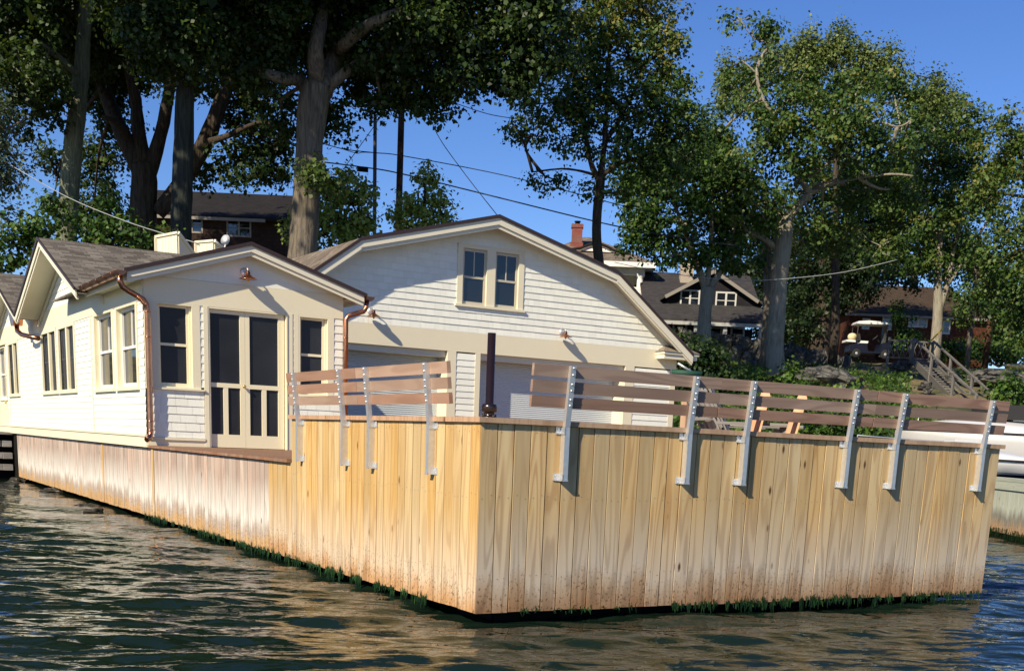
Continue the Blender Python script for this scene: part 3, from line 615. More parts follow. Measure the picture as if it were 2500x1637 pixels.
for (a0, a1) in ((6.92, 7.438), (7.632, 8.150)):
    mb = MB()
    for (p, q, z0, z1, d) in ((a0, a0+.045, 3.805, 4.815, 0), (a1-.045, a1, 3.805, 4.815, 0), (a0+.045, a1-.045, 3.805, 3.86, 0), (a0+.045, a1-.045, 4.77, 4.815, 0), (a0+.045, a1-.045, 4.285, 4.325, .003)): FG.box(mb, p, q, z0, z1, -.05, -.018+d)
    m_ = (a0+a1)/2; FG.box(mb, m_-.01, m_+.01, 4.325, 4.77, -.046, -.024)
    w = mb.build('window', simple('window_frame_tan%d' % int(a0), (.50, .46, .36), .5), gar, label='double-hung window of the pair under the boathouse gable'); mb = MB(); FG.box(mb, a0+.03, a1-.03, 3.85, 4.79, -.04, -.034); mb.build('pane', GLASS, w)
RP = [(gx-4.86, 3.24), (gx-2.80, 4.70), (gx, 5.42), (gx+2.80, 4.70), (gx+4.86, 3.24)]
mb = MB()
for (xa, za), (xb, zb) in zip(RP[:-1], RP[1:]): slab(mb, V(xa, yr, za), V(xb, yr, zb), V(xb, 25, zb), V(xa, 25, za), .04)
mb.build('roof', ROOFB, gar)
mb = MB()
for (xa, za), (xb, zb) in zip(RP[:-1], RP[1:]): rake(mb, (xa, yr-.012, za+.014), (xb, yr-.012, zb+.014), .062, .014, (0, -1, 0))
mb.build('drip_edge', EDGE, gar)
mb = MB()
for (xa, za), (xb, zb) in zip(RP[:-1], RP[1:]):
    rake(mb, (xa, yr-.002, za-.045), (xb, yr-.002, zb-.045), .12 if abs(zb-za) < 1 else .15, .025, (0, 1, 0)); rake(mb, (xa, yr+.025, za-.15), (xb, yr+.025, zb-.15), .08, .035, (0, 1, 0)); rake(mb, (xa, yr+.062, za-.085), (xb, yr+.062, zb-.085), .02, .295, (0, 1, 0))
mb.box(11.62, 12.50, 13.40, 13.71, 3.11, 3.20); mb.box(11.60, 12.53, 13.37, 13.72, 3.20, 3.245)
mb.build('fascia', SOFFIT, gar)
mb = MB(); mb.face([(11.58, 13.35, 3.25), (12.55, 13.35, 3.25), (12.40, 13.69, 3.40), (11.85, 13.69, 3.40)], None, .5); mb.face([(11.58, 13.35, 3.25), (11.85, 13.69, 3.40), (11.58, 13.7, 3.25)], None, .5); mb.build('return_roof', ROOFB, gar)
# wall lamps
def lamp(F, a, z, lb, s=1.):
    t = thing('wall_lamp', F.p(a, z, 0), lb, 'lamp', 'copper barn lamps on the gable walls')
    mb = MB(); mb.lathe(F.p(a, z, .012), [(.065*s, 0), (.065*s, .012), (.03*s, .025)], F.n, 20); mb.build('wall_plate', ZINC, t)
    mb = MB(); pts = [F.p(a, z, .02), F.p(a, z+.02, .08*s), F.p(a, z+.045, .12*s), F.p(a, z+.04, .15*s), F.p(a, z+.01, .165*s)]; mb.tube(pts, .011*s, 10); mb.build('arm', ALU, t)
    mb = MB(); c_ = F.p(a, z, .165*s); mb.lathe(c_, [(.018*s, .012), (.030*s, .0), (.034*s, -.045*s), (.050*s, -.055*s), (.075*s, -.072*s), (.125*s, -.098*s), (.127*s, -.102*s), (.123*s, -.100*s), (.06*s, -.070*s), (.03*s, -.05*s)], n=28); mb.build('shade', COPPER, t)
    mb = MB(); mb.lathe(c_, [(.012*s, -.05*s), (.024*s, -.09*s), (.024*s, -.115*s), (.012*s, -.14*s), (.001, -.145*s)], n=14); mb.build('bulb', simple('amber_bulb', (.65, .42, .15), .15), t)
lamp(FP, 1.375, 3.445, 'copper lamp under the porch gable, above the screen doors')
lamp(FG, 5.02, 3.50, 'copper lamp on the boathouse wall just right of the porch eave')
lamp(FG, 9.22, 3.46, 'copper lamp on the boathouse wall above the right-hand roll-up door')
# ================================================================== GROUND AND WATER
def sst(a, b, x): t = np.clip((x-a)/(b-a), 0, 1); return t*t*(3-2*t)
PD = [0, 24, 27, 31, 41, 51, 58.5, 60.5, 61.6, 64, 66, 76, 120, 200, 600]; PZ = [-1.6, -1.5, .75, 1.5, 2.85, 4.15, 5.05, 5.25, 5.62, 5.9, 6.05, 6.6, 10, 14, 30]
def terr(x, y, nz=True):
    x, y = np.asarray(x, float), np.asarray(y, float); dx, dy = x-CAM[0], y-CAM[1]
    d = dx*FH[0]+dy*FH[1]; s = dx*RT0[0]+dy*RT0[1]
    z = np.interp(d-8*sst(2, -10, s), PD, PZ)
    if nz:
        n = .5*np.sin(x*.9+np.sin(y*.7)*1.3)*np.sin(y*.8+1.2*np.sin(x*.5))+.3*np.sin(x*2.3+y*.4)*np.sin(y*2.1-x*.7)+.2*np.sin(x*5.1+2*np.sin(y*3.))*np.sin(y*4.7)
        z = z+n*.16*sst(24, 34, d)*(1-.75*sst(62, 70, d))
    foot = (x < 13.2) & (x > -.2) & (y < 26); z = np.where(foot, np.minimum(z, .55), z)
    z = np.where((x < .4) & (y < 25.5), -1.5, z); z = np.where((x < 14.8) & (y < 13.0), -1.5, z)
    return z
def gridmesh(name, P, nu, nv, mat, **tags):        # P (nu*nv,3)
    i, j = np.meshgrid(np.arange(nu-1), np.arange(nv-1), indexing='ij'); a = (i*nv+j).ravel()
    q = np.stack([a, a+nv, a+nv+1, a+1], 1)
    me = bpy.data.meshes.new(name); me.vertices.add(len(P)); me.vertices.foreach_set('co', P.astype(np.float32).ravel())
    me.loops.add(q.size); me.loops.foreach_set('vertex_index', q.ravel().astype(np.int32)); me.polygons.add(len(q)); me.polygons.foreach_set('loop_start', np.arange(0, q.size, 4, dtype=np.int32))
    me.polygons.foreach_set('use_smooth', np.ones(len(q), bool)); me.update(calc_edges=True); me.materials.append(mat)
    o = bpy.data.objects.new(name, me); COL.objects.link(o)
    for k, v in tags.items(): o[k] = v
    return o
m, nt, b = newmat('bank_soil'); co = coords(nt); n1 = noise(nt, co, .55, 6, .6); n2 = noise(nt, co, 6, 6, .7)
c = ramp(nt, n1, [(.36, (.030, .050, .012)), (.45, (.07, .085, .03)), (.52, (.26, .20, .09)), (.68, (.16, .13, .075))]); c = mixc(nt, ramp(nt, n2, [(.4, g(0)), (.7, g(.7))]), c, (.035, .04, .015))
nt.links.new(c, b.inputs['Base Color']); b.inputs['Roughness'].default_value = 1; bump(nt, b, n2, 1, .15); GROUND = m
def graded(lo, hi, a, b_, st, gr=1.14):
    mid = np.arange(a, b_, st); l = [a]; s = st
    while l[-1] > lo: s *= gr; l.append(l[-1]-s)
    h = [mid[-1]]; s = st
    while h[-1] < hi: s *= gr; h.append(h[-1]+s)
    return np.concatenate([l[:0:-1], mid, h[1:]])
gx_ = graded(-500, 700, -14, 70, .55); gy_ = graded(-60, 700, 5, 75, .55)
X, Y = np.meshgrid(gx_, gy_, indexing='ij'); Z = terr(X, Y)
gridmesh('ground', np.stack([X.ravel(), Y.ravel(), Z.ravel()], 1), len(gx_), len(gy_), GROUND, kind='structure')
# water: real waves
m, nt, b = newmat('lake_water'); co = coords(nt); b.inputs['Base Color'].default_value = (.006, .014, .009, 1); b.inputs['Roughness'].default_value = .015; b.inputs['IOR'].default_value = 1.33
b.inputs['Specular IOR Level'].default_value = .5
mq = nd(nt, 'ShaderNodeMapping'); mq.inputs['Rotation'].default_value = (0, 0, -math.atan2(FH[1], FH[0])-.1); nt.links.new(co, mq.inputs[0]); mp = nd(nt, 'ShaderNodeMapping'); mp.inputs['Scale'].default_value = (1.6, .55, 1); nt.links.new(mq.outputs[0], mp.inputs[0])
h = math_(nt, 'ADD', math_(nt, 'MULTIPLY', noise(nt, mp.outputs[0], 3.6, 2, .45, .7), 1.5), math_(nt, 'MULTIPLY', noise(nt, mp.outputs[0], 9, 1, .4, .5), .28))
bump(nt, b, h, 1.0, .016); WATER = m
wx = graded(-400, 500, -8.0, 8.5, .036, 1.05); wy = graded(-60, 500, -3.6, 7.5, .036, 1.04)
X, Y = np.meshgrid(wx, wy, indexing='ij'); Z = np.zeros_like(X); rs = np.random.RandomState(5)
th0 = math.atan2(FH[1], FH[0])+.10
dxs = np.maximum(np.gradient(wx)[:, None]+0*X, np.gradient(wy)[None, :]+0*X)
for k in range(70):
    lam = .16*(2.6/.16)**rs.rand(); th = th0+rs.randn()*(.34 if lam > .5 else .42); kx, ky = 2*math.pi/lam*math.cos(th), 2*math.pi/lam*math.sin(th); ph = rs.rand()*6.28; amp = .0055*lam**.93*(1.3 if lam < .5 else (.92 if lam < 1 else .62))*(1.0 if lam < 1.6 else .9)
    a = kx*X+ky*Y+ph+.5*np.sin(.6*X+ph)+.4*np.sin(.8*Y-ph)
    w = amp*(np.sin(a)+.25*np.cos(2*a)) * np.clip(lam/(dxs*3.2)-.3, 0, 1); Z += w*(.75+.35*np.sin(.35*X+.5*Y+ph*3))
cal = 1-.35*sst(1.6, .2, np.abs(Y)*0+np.hypot(np.minimum(X, 0)*1.0+0, np.minimum(Y, 0)))*0
Z = Z*cal-.085
gridmesh('water', np.stack([X.ravel(), Y.ravel(), Z.ravel()], 1), len(wx), len(wy), WATER, kind='structure')
# ================================================================== VEGETATION
def leafmesh(name, C, S, rnd, mat, parent, up=.35, loc=None, rs=RS, out=None):
    """C centres (n,3), S sizes (n,), one folded diamond leaf each"""
    n = len(C); C = C-(loc if loc is not None else 0)
    nn = rs.randn(n, 3)*(.75 if out is not None else 1); nn[:, 2] += up*2
    if out is not None: nn += out*1.3
    nn /= np.linalg.norm(nn, axis=1)[:, None]
    t = np.cross(nn, rs.randn(n, 3)); t /= np.linalg.norm(t, axis=1)[:, None]; s_ = np.cross(nn, t); S = S[:, None]
    P = np.stack([C-t*S*.5, C+s_*S*.40+nn*S*.10-t*S*.05, C+t*S*.55, C-s_*S*.40+nn*S*.10-t*S*.05], 1).reshape(-1, 3)
    me = bpy.data.meshes.new(name); me.vertices.add(4*n); me.vertices.foreach_set('co', P.astype(np.float32).ravel())
    q = np.arange(4*n).astype(np.int32); me.loops.add(4*n); me.loops.foreach_set('vertex_index', q); me.polygons.add(n); me.polygons.foreach_set('loop_start', np.arange(0, 4*n, 4, dtype=np.int32))
    me.update(calc_edges=True); me.attributes.new('rnd', 'FLOAT', 'FACE').data.foreach_set('value', rnd.astype(np.float32)); me.materials.append(mat)
    o = bpy.data.objects.new(name, me); COL.objects.link(o)
    if parent is not None: o.parent = parent
    elif loc is not None: o.location = loc
    return o
DG = [(0, (.008, .020, .007)), (.5, (.022, .050, .011)), (.85, (.055, .098, .018)), (1, (.11, .16, .035))]
OAK = leafmat('oak_leaves', DG)
MAPLE = leafmat('maple_leaves', [(0, (.014, .038, .010)), (.5, (.042, .100, .016)), (.85, (.09, .165, .026)), (1, (.14, .21, .035))])
YEL = leafmat('turning_leaves', [(0, (.03, .055, .010)), (.4, (.09, .12, .02)), (.75, (.22, .20, .035)), (1, (.34, .24, .05))])
MIX = leafmat('mixed_leaves', [(0, (.014, .042, .010)), (.4, (.045, .098, .020)), (.8, (.105, .165, .032)), (1, (.21, .19, .038))])
PALE = leafmat('pale_leaves', [(0, (.12, .19, .03)), (.5, (.26, .34, .06)), (1, (.42, .46, .12))])
PINEN = leafmat('pine_needles', [(0, (.05, .09, .02)), (.5, (.13, .18, .045)), (1, (.24, .28, .08))])
WILL = leafmat('willow_leaves', [(0, (.05, .07, .045)), (.5, (.10, .14, .08)), (1, (.18, .22, .13))])
BUSH = leafmat('bush_leaves', [(0, (.02, .055, .010)), (.5, (.06, .13, .018)), (.85, (.11, .20, .03)), (1, (.2, .26, .05))])
BARKG = bark('bark_grey', (.085, .072, .058), (.20, .172, .135)); BARKD = bark('bark_dark', (.030, .024, .019), (.085, .068, .052)); BARKL = bark('bark_light', (.17, .15, .115), (.33, .29, .23), (.26, .25, .20)); BARKO = bark('bark_olive', (.10, .11, .075), (.22, .23, .16))
def ts(pts, D):                                   # (px,py,width,[depth shift]) -> world points, radii
    P, R_ = [], []
    for q in pts:
        d = D+(q[3] if len(q) > 3 else 0); P.append(at(q[0], q[1], d)); R_.append(q[2]*d/F0*.5*1.05)
    return P, R_
def smooth(P, R_, n=4):
    P = np.array(P); R_ = np.array(R_); out, ro = [], []
    for i in range(len(P)-1):
        p0, p1, p2, p3 = P[max(i-1, 0)], P[i], P[i+1], P[min(i+2, len(P)-1)]
        for k in range(n):
            t = k/n; out.append(.5*((2*p1)+(-p0+p2)*t+(2*p0-5*p1+4*p2-p3)*t*t+(-p0+3*p1-3*p2+p3)*t**3)); ro.append(R_[i]*(1-t)+R_[i+1]*t)
    out.append(P[-1]); ro.append(R_[-1]); return out, ro
def crown(blobs, D, size, k=1.2, ncl=34, rs=RS, rc=.36, flat=.75, sub=True, tw=None, anchors=None, shade=1.):
    Cs, Ss, Rn, On = [], [], [], []
    for q in blobs:
        px, py, rx, ry = q[:4]; dd = q[4] if len(q) > 4 else 0; dk = q[5] if len(q) > 5 else 1.; hue = q[6] if len(q) > 6 else 0.
        c = at(px, py, D+dd); a = rx*(D+dd)/F0; b_ = ry*(D+dd)/F0; dep = min(max((a+b_)*.5, .5), 3.2)
        n = max(3, int(k*dk*4*a*b_/rc**2*1.15)); u = rs.randn(n, 3); u /= np.linalg.norm(u, axis=1)[:, None]; u *= (rs.rand(n)**.38)[:, None]
        cc = c+RT0*(u[:, :1]*a)+V(0, 0, 1)*(u[:, 2:]*b_)+FH*(u[:, 1:2]*dep)
        if tw is not None:
            an = c if anchors is None else min(anchors, key=lambda p: np.linalg.norm(np.array(p)-c))
            if anchors is not None and np.linalg.norm(an-c) > .02:
                mid = (an+c)/2+rs.randn(3)*.12*np.linalg.norm(an-c); rr = min(.10, .028*max(a, b_)+.02); Qp, Qr = smooth([an, mid, c], [rr*1.4, rr, rr*.6], 4); tw.tube(Qp, Qr, 6)
            for i in range(0, n, 4 if n < 60 else 7): 
                md = (c+cc[i])/2+rs.randn(3)*.15; tw.tube([c, md, cc[i]], [.030, .022, .008], 5, cap=False)
        br = rs.rand(n)*.5+.25+u[:, 2]*.10
        for i in range(n):
            m_ = int(ncl*(.6+.8*rs.rand())); p = rs.randn(m_, 3)*V(rc, rc, rc*flat)*.52; Cs.append(cc[i]+p); On.append(p/(np.linalg.norm(p, axis=1)[:, None]+.01)*.75+(u[i]*V(1, 1, 1))@np.array([RT0, FH, V(0, 0, 1)])*.45); Ss.append(size*(.45+1.0*rs.rand(m_)))
            Rn.append(np.clip(br[i]+hue+rs.randn(m_)*.17, 0, 1))
    return np.concatenate(Cs), np.concatenate(Ss), np.concatenate(Rn), np.concatenate(On)
def tree(label, D, trunk, limbs, blobs, leaf, brk, size=.15, upper=(), k=1.2, group='trees on the bank behind the buildings', cat='tree', name='tree', rc=.36, ncl=34, n=12, flat=.75, deadlimbs=()):
    base = at(trunk[0][0], trunk[0][1], D); zb = float(terr(base[0], base[1], False))
    P, R_ = smooth(*ts(trunk, D)); 
    if base[2] > zb: P = [V(base[0], base[1], zb-.2)]+P; R_ = [R_[0]*1.12]+R_
    t = thing(name, V(P[0][0], P[0][1], P[0][2]), label, cat, group)
    mb = MB(); mb.tube(P, R_, n); anchors = [P[-1]]+P[len(P)//2::2]
    for l in limbs:
        Q, q = smooth(*ts(l, D), 3); mb.tube(Q, q, 8); anchors += Q[1:]
    for v in range(len(mb.v)): mb.v[v] = mb.v[v]+V(math.sin(mb.v[v][2]*5+v % 12), math.cos(mb.v[v][2]*4+v % 12), 0)*.012
    tw = MB(); C, S, Rn, O = crown(blobs, D, size*.80, k, int(ncl*1.75), rc=rc, flat=flat, tw=tw, anchors=anchors)
    if len(upper):
        c2, s2, r2, o2 = crown(upper, D, .34, .8, 26, rc=.85); O = np.concatenate([O, o2]); C, S, Rn = np.concatenate([C, c2]), np.concatenate([S, s2]), np.concatenate([Rn, r2])
    mb.build('trunk', brk, t)
    if tw.f: tw.build('branches', brk, t)
    leafmesh('crown', C, S, Rn, leaf, t, loc=np.array(t.location), out=O); return t
# ---- left group
tree('tall pale-barked tree at the left, nearest the left edge, its straight trunk bare', 37, [(162, 600, 44), (172, 430, 42), (186, 290, 38), (197, 190, 34), (206, 60, 28), (212, -120, 20)],
     [[(206, 60, 20), (150, -20, 14, 1), (90, -70, 8, 1)], [(197, 190, 16), (120, 120, 12, -1), (60, 80, 6, -1)], [(210, 0, 14), (270, -60, 10), (330, -120, 6)]],
     [(60, 60, 110, 90, -1), (150, 20, 120, 90, 1), (60, 190, 80, 70, -2), (190, 130, 90, 60, 1.5), (30, -90, 150, 90), (200, -90, 130, 90), (110, 250, 60, 50, -1, .8), (50, 300, 40, 40, -1, .6)], OAK, BARKO, k=1.5, upper=[(0, -250, 320, 160, -2), (100, -480, 320, 170, -1), (-150, -60, 150, 200, -3), (150, -720, 260, 160, 0), (-370, -300, 170, 160, -11), (-370, -560, 180, 180, -11), (-350, -860, 170, 180, -11)])  # far-forward upper blobs are unseen, added to shade the straight dark trunk
tree('dark many-stemmed tree forking low behind the cottage roof', 39, [(352, 620, 62), (350, 520, 58), (352, 440, 56), (348, 400, 50)],
     [[(345, 420, 40), (300, 330, 34), (262, 240, 30, .5), (232, 150, 24, 1), (200, 60, 16, 1), (160, -60, 10)], [(350, 400, 38), (338, 320, 30), (330, 240, 26), (310, 150, 20), (300, 20, 12)], [(362, 430, 34), (392, 330, 28), (412, 230, 24, -.5), (425, 120, 18), (430, -20, 12)],
      [(385, 520, 34), (440, 450, 36), (500, 350, 38), (535, 260, 32), (575, 170, 24), (620, 80, 14)], [(352, 420, 26), (320, 350, 20), (285, 300, 14, -1), (250, 285, 8, -1)], [(500, 350, 18), (560, 330, 12, -1), (630, 300, 8, -1), (690, 310, 5, -1)]],
     [(300, 60, 150, 100, 1), (420, 30, 150, 110, 1), (250, 200, 110, 70, 2), (330, 150, 110, 70, 2, .8), (540, 100, 120, 90, 1), (620, 260, 80, 60, 1, .9), (650, 350, 70, 50, 0, .8), (600, 400, 80, 50, 0, .7), (660, 430, 40, 40, 0, .7), (560, 180, 80, 60, 1, .8), (300, -90, 240, 100), (520, -90, 200, 100), (260, 400, 60, 70, 3, .7), (230, 500, 60, 60, 3, .9), (140, 430, 30, 90, 3, .6), (280, 300, 60, 50, 2, .5), (500, 420, 60, 40, 1, .4), (150, 90, 120, 90, 6), (290, 70, 120, 80, 6), (430, 60, 120, 80, 6), (60, 170, 90, 70, 6), (560, 60, 110, 80, 6), (220, 150, 100, 60, 5)], OAK, BARKD, k=1.5, upper=[(380, -280, 330, 160), (420, -520, 320, 170), (450, -750, 260, 150), (-220, -380, 260, 170, 0), (-100, -600, 260, 170, 0), (-420, -300, 200, 170, 0)])  # far-left upper blobs are unseen leaf masses added to shade the brown house
tree('straight dark trunk standing in front of the brown house, right of the many-stemmed tree', 33, [(440, 640, 46), (444, 480, 46), (450, 300, 42), (452, 180, 36), (450, 40, 28), (440, -120, 20)],
     [[(452, 190, 18), (400, 100, 14, -1), (350, 40, 8, -1)], [(450, 100, 18), (520, 20, 12), (580, -40, 8)]], [(430, 90, 130, 90, -1), (500, 10, 120, 90), (360, 10, 120, 90, -1), (450, 200, 60, 40, 1, .6), (440, -100, 220, 90)], OAK, bark('bark_slate', (.022, .025, .022), (.055, .062, .052)), k=1.5, upper=[(450, -300, 260, 160, -2), (470, -540, 240, 160, -1)])
tree('great oak with a thick furrowed trunk rising between the two white roofs', 34, [(738, 640, 66), (745, 520, 60), (752, 420, 58), (757, 330, 58), (765, 250, 66), (775, 205, 62)],
     [[(760, 240, 40), (730, 195, 30), (680, 190, 24, -1), (610, 160, 16, -1), (560, 120, 10, -1)], [(785, 225, 48), (815, 140, 40, .5), (860, 40, 32, 1), (880, -60, 22, 1)], [(775, 210, 40), (770, 120, 34, -.5), (790, 20, 26), (800, -90, 18)], [(830, 120, 30), (900, 60, 22, -1), (1000, 20, 16, -1), (1120, -20, 10)], [(800, 215, 26), (880, 150, 20), (980, 120, 14), (1090, 110, 9), (1200, 130, 6)]],
     [(640, 60, 120, 90, -1), (620, 170, 80, 60, -1, .8), (700, 130, 90, 60, 1, .9), (820, 60, 130, 100, 1.2), (940, 90, 130, 90, 0), (860, 180, 110, 60, 2, .9), (1060, 60, 130, 80, -.5), (1010, 190, 100, 60, 1), (940, 240, 60, 40, 1, .8), (1060, 260, 50, 40, .5, .8), (1110, 180, 80, 60, 0), (1200, 110, 110, 80, 0), (1290, 60, 100, 90, 0), (1270, 180, 70, 60, 0, .8), (1330, 150, 60, 50, 0, .6), (760, -80, 300, 100), (1050, -80, 260, 90), (820, 300, 45, 60, 1, .7), (690, 290, 50, 60, 2, .5), (770, 425, 36, 40, -1.2, .9, .25), (800, 460, 24, 30, -1, .8, .2), (1290, -60, 150, 80)], OAK, BARKG, n=18, k=1.5, upper=[(560, -230, 300, 140, -4), (760, -260, 360, 160), (1050, -230, 320, 130), (820, -500, 400, 180), (850, -760, 300, 160), (600, -430, 260, 160, -3), (165, -620, 150, 150, -6.6), (200, -860, 160, 180, -6.6), (360, -600, 160, 160, -6), (1220, -180, 220, 110)])  # forward-left upper blobs are out of view, added to shade the oak trunk
tree('tall maple with a thin dark trunk and a yellowing top, left of centre', 42, [(1462, 640, 22), (1456, 560, 20), (1462, 480, 20), (1466, 430, 20)],
     [[(1462, 440, 14), (1440, 390, 11), (1424, 300, 8), (1400, 180, 6), (1390, 60, 4)], [(1466, 430, 15), (1476, 350, 12), (1482, 230, 9), (1490, 90, 6)], [(1468, 430, 12), (1510, 400, 9), (1560, 385, 7), (1620, 360, 4)], [(1460, 430, 7), (1420, 418, 5), (1370, 412, 4), (1300, 420, 3)], [(1476, 350, 10), (1530, 260, 7), (1580, 150, 5), (1610, 60, 3)]],
     [(1500, 40, 120, 70, 0, 1, .32), (1420, 60, 80, 70, 0, .9, .25), (1610, 60, 80, 60, 0, .9, .38), (1540, 140, 130, 70, 0, 1, .2), (1420, 160, 90, 60, 0, .9, .12), (1640, 160, 60, 60, 0, .9, .25), (1370, 250, 110, 50, 0, .9, .0), (1500, 250, 130, 70, 0, 1.1, .0), (1620, 270, 90, 70, 0, 1, .0), (1300, 330, 60, 40, 0, .7), (1400, 330, 80, 50, 0, .8, -.08), (1530, 350, 90, 60, 0, 1, -.08), (1250, 300, 40, 26, 0, .6, .1), (1650, 370, 80, 60, 0, 1, -.05), (1330, 430, 70, 30, 0, .55, -.1), (1500, 470, 50, 25, 0, .5, -.1), (1450, 460, 30, 30, 0, .5, -.1), (1530, -40, 150, 60, 0, 1, .3), (1380, 120, 60, 60, 0, .7, .1), (1680, 310, 50, 60, 0, .9), (1640, 430, 60, 40, 0, .8), (1580, 420, 60, 40, 0, .8)], MIX, BARKD, k=.85, rc=.40)
tree('green maple in front of the dark shingled cottage', 50, [(1716, 830, 34), (1722, 760, 28), (1728, 700, 30)], [[(1722, 700, 18), (1700, 640, 14), (1670, 560, 9), (1640, 480, 6)], [(1734, 700, 16), (1765, 650, 12), (1790, 560, 8), (1800, 450, 6)], [(1726, 700, 14), (1735, 600, 10), (1740, 480, 8)]],
     [(1600, 470, 80, 60, 0), (1700, 430, 110, 70, 0), (1590, 560, 70, 50, 0, .9), (1680, 540, 100, 60, 0), (1780, 500, 80, 70, 0), (1650, 620, 80, 40, 0, .8), (1560, 610, 50, 30, 0, .6), (1740, 610, 60, 40, 0, .7), (1620, 400, 70, 50, 1), (1790, 600, 40, 50, 0, .7), (1560, 520, 40, 40, 0, .7), (1560, 430, 70, 55, 3), (1650, 380, 80, 50, 3), (1730, 360, 60, 50, 3)], MAPLE, BARKL, k=1.0, size=.19, rc=.45)
T7 = tree('big weathered tree with pale bare snags, its thick trunk bare above the stone wall', 50, [(1900, 935, 50), (1892, 860, 40), (1898, 760, 36), (1903, 680, 35), (1912, 590, 38), (1918, 520, 32)], [[(1900, 610, 16.1), (1862, 580, 12.4), (1820, 560, 9.3), (1780, 500, 6.2), (1750, 470, 4.3)], [(1918, 540, 22.3), (1960, 490, 17.4), (1975, 470, 16.1), (1950, 430, 13.6), (1925, 380, 11.2), (1900, 300, 8.1), (1862, 240, 7.4), (1848, 170, 7.4), (1880, 105, 6.2)], [(1880, 105, 5.0), (1840, 92, 3.7), (1800, 40, 2.5)], [(1972, 475, 11.2), (2010, 455, 9.3), (2040, 440, 6.2)], [(1848, 180, 4.3), (1820, 155, 3.1), (1800, 140, 2.5)], [(1930, 400, 8.7), (1950, 350, 6.8), (1945, 335, 3.7)], [(1935, 385, 5.6), (1970, 410, 5.0), (1990, 425, 3.1)], [(2100, 310, 5.6, -2), (2150, 300, 5.6, -2.5), (2190, 310, 4.3, -2.5), (2220, 298, 3.1, -2.5)], [(2130, 430, 3.1, -2), (2180, 425, 5.0, -2.5), (2230, 430, 3.7, -2.5)], [(1940, 450, 9.9, 0.5), (2020, 400, 7.4, -1), (2100, 310, 5.6, -2)], [(1990, 460, 7.4), (2070, 440, 5.6, -1), (2140, 428, 4.3, -2)]],
     [(1870, 60, 40, 40, 0, .8), (1800, 60, 40, 30, 0, .4), (1890, 130, 36, 30, 0, .5), (1830, 220, 60, 60, 1, .7, .1), (1960, 215, 80, 40, 0), (2090, 225, 80, 40, 0), (1890, 310, 80, 60, -1.5), (1990, 290, 110, 70, -1.5), (2110, 290, 100, 60, -2), (1830, 410, 80, 60, -1.5), (1930, 390, 70, 40, -1.5, .8), (2050, 370, 100, 50, -2), (2170, 370, 80, 40, -2), (1850, 500, 80, 50, -1.5), (2000, 540, 60, 45, 0, .9, .1), (2120, 460, 90, 50, 1), (2180, 220, 50, 50, 1), (2040, 570, 60, 50, 1, 1, .15), (1850, 560, 50, 30, 2, .7), (1750, 330, 40, 60, 2, .9), (1780, 420, 60, 60, 2), (1700, 360, 60, 40, 2, .8), (2220, 330, 60, 50, 1), (2200, 460, 60, 40, 0), (1980, 470, 70, 50, 2.5), (1870, 240, 50, 50, 2, .8), (1940, 620, 40, 30, 3, .8)], MIX, BARKL, k=.95, size=.18, rc=.45, n=16)
tree('feathery pale pine showing above the big weathered tree', 58, [(2040, 800, 20), (2040, 400, 12), (2042, 120, 5)], [], [(1990, 135, 55, 42, 0, 1.2), (2060, 125, 45, 36, 0, 1.1), (1800, 230, 50, 60, -1, .9), (1780, 165, 30, 36, -1, .7), (2110, 175, 55, 45, 0, 1.1), (2170, 165, 45, 40, 0, .9), (2290, 250, 45, 50, 0, .9), (1900, 150, 50, 45, 0, .9), (1960, 160, 60, 40, 0, 1.1), (2240, 250, 50, 50, 0), (2045, 90, 20, 20, 0, .8), (2120, 125, 16, 22, 0, .8), (1985, 95, 16, 20, 0, .8), (2290, 195, 14, 24, 0, .8), (2180, 120, 14, 16)], PINEN, BARKD, k=1.15, size=.15, rc=.36, flat=1.7)
tree('twin-stemmed tree with bronze-green leaves beside the red-brown cottage', 62, [(2283, 860, 26), (2290, 760, 22), (2290, 700, 18), (2295, 560, 12)], [[(2290, 770, 16), (2310, 700, 13), (2330, 600, 9), (2350, 500, 6)], [(2295, 600, 8), (2260, 500, 6), (2230, 420, 4)], [(2310, 700, 8), (2370, 610, 6), (2420, 520, 4)]],
     [(2180, 470, 80, 60, 0), (2260, 400, 90, 80, 0, 1, .1), (2340, 320, 80, 80, 0, 1, .05), (2230, 560, 90, 60, 0, 1, .1), (2330, 500, 90, 80, 0, 1, .1), (2150, 600, 60, 50, 0, .8, .05), (2280, 640, 80, 40, 0, .8), (2360, 620, 70, 50, 0, .8), (2220, 650, 60, 30, 0, .6), (2410, 420, 80, 80, 0, 1, .1), (2300, 280, 60, 50, 1)], MIX, BARKL, k=.95, size=.20, rc=.5)
tree('bronze-tinged tree at the right edge of the photo', 58, [(2540, 880, 30), (2530, 600, 22), (2500, 400, 14)], [], [(2470, 350, 80, 70, 0, 1, .2), (2430, 470, 70, 60, 0, 1, .12), (2480, 560, 70, 60, 0, 1, .15), (2440, 640, 60, 50, 0, .9, .1), (2500, 700, 60, 60, 0, 1, -.1), (2410, 730, 50, 60, 1, .8, -.05), (2460, 800, 50, 50, 1, .8), (2560, 400, 60, 120), (2360, 740, 50, 60, 4, .7)], MIX, BARKD, k=.95, size=.19, rc=.48)
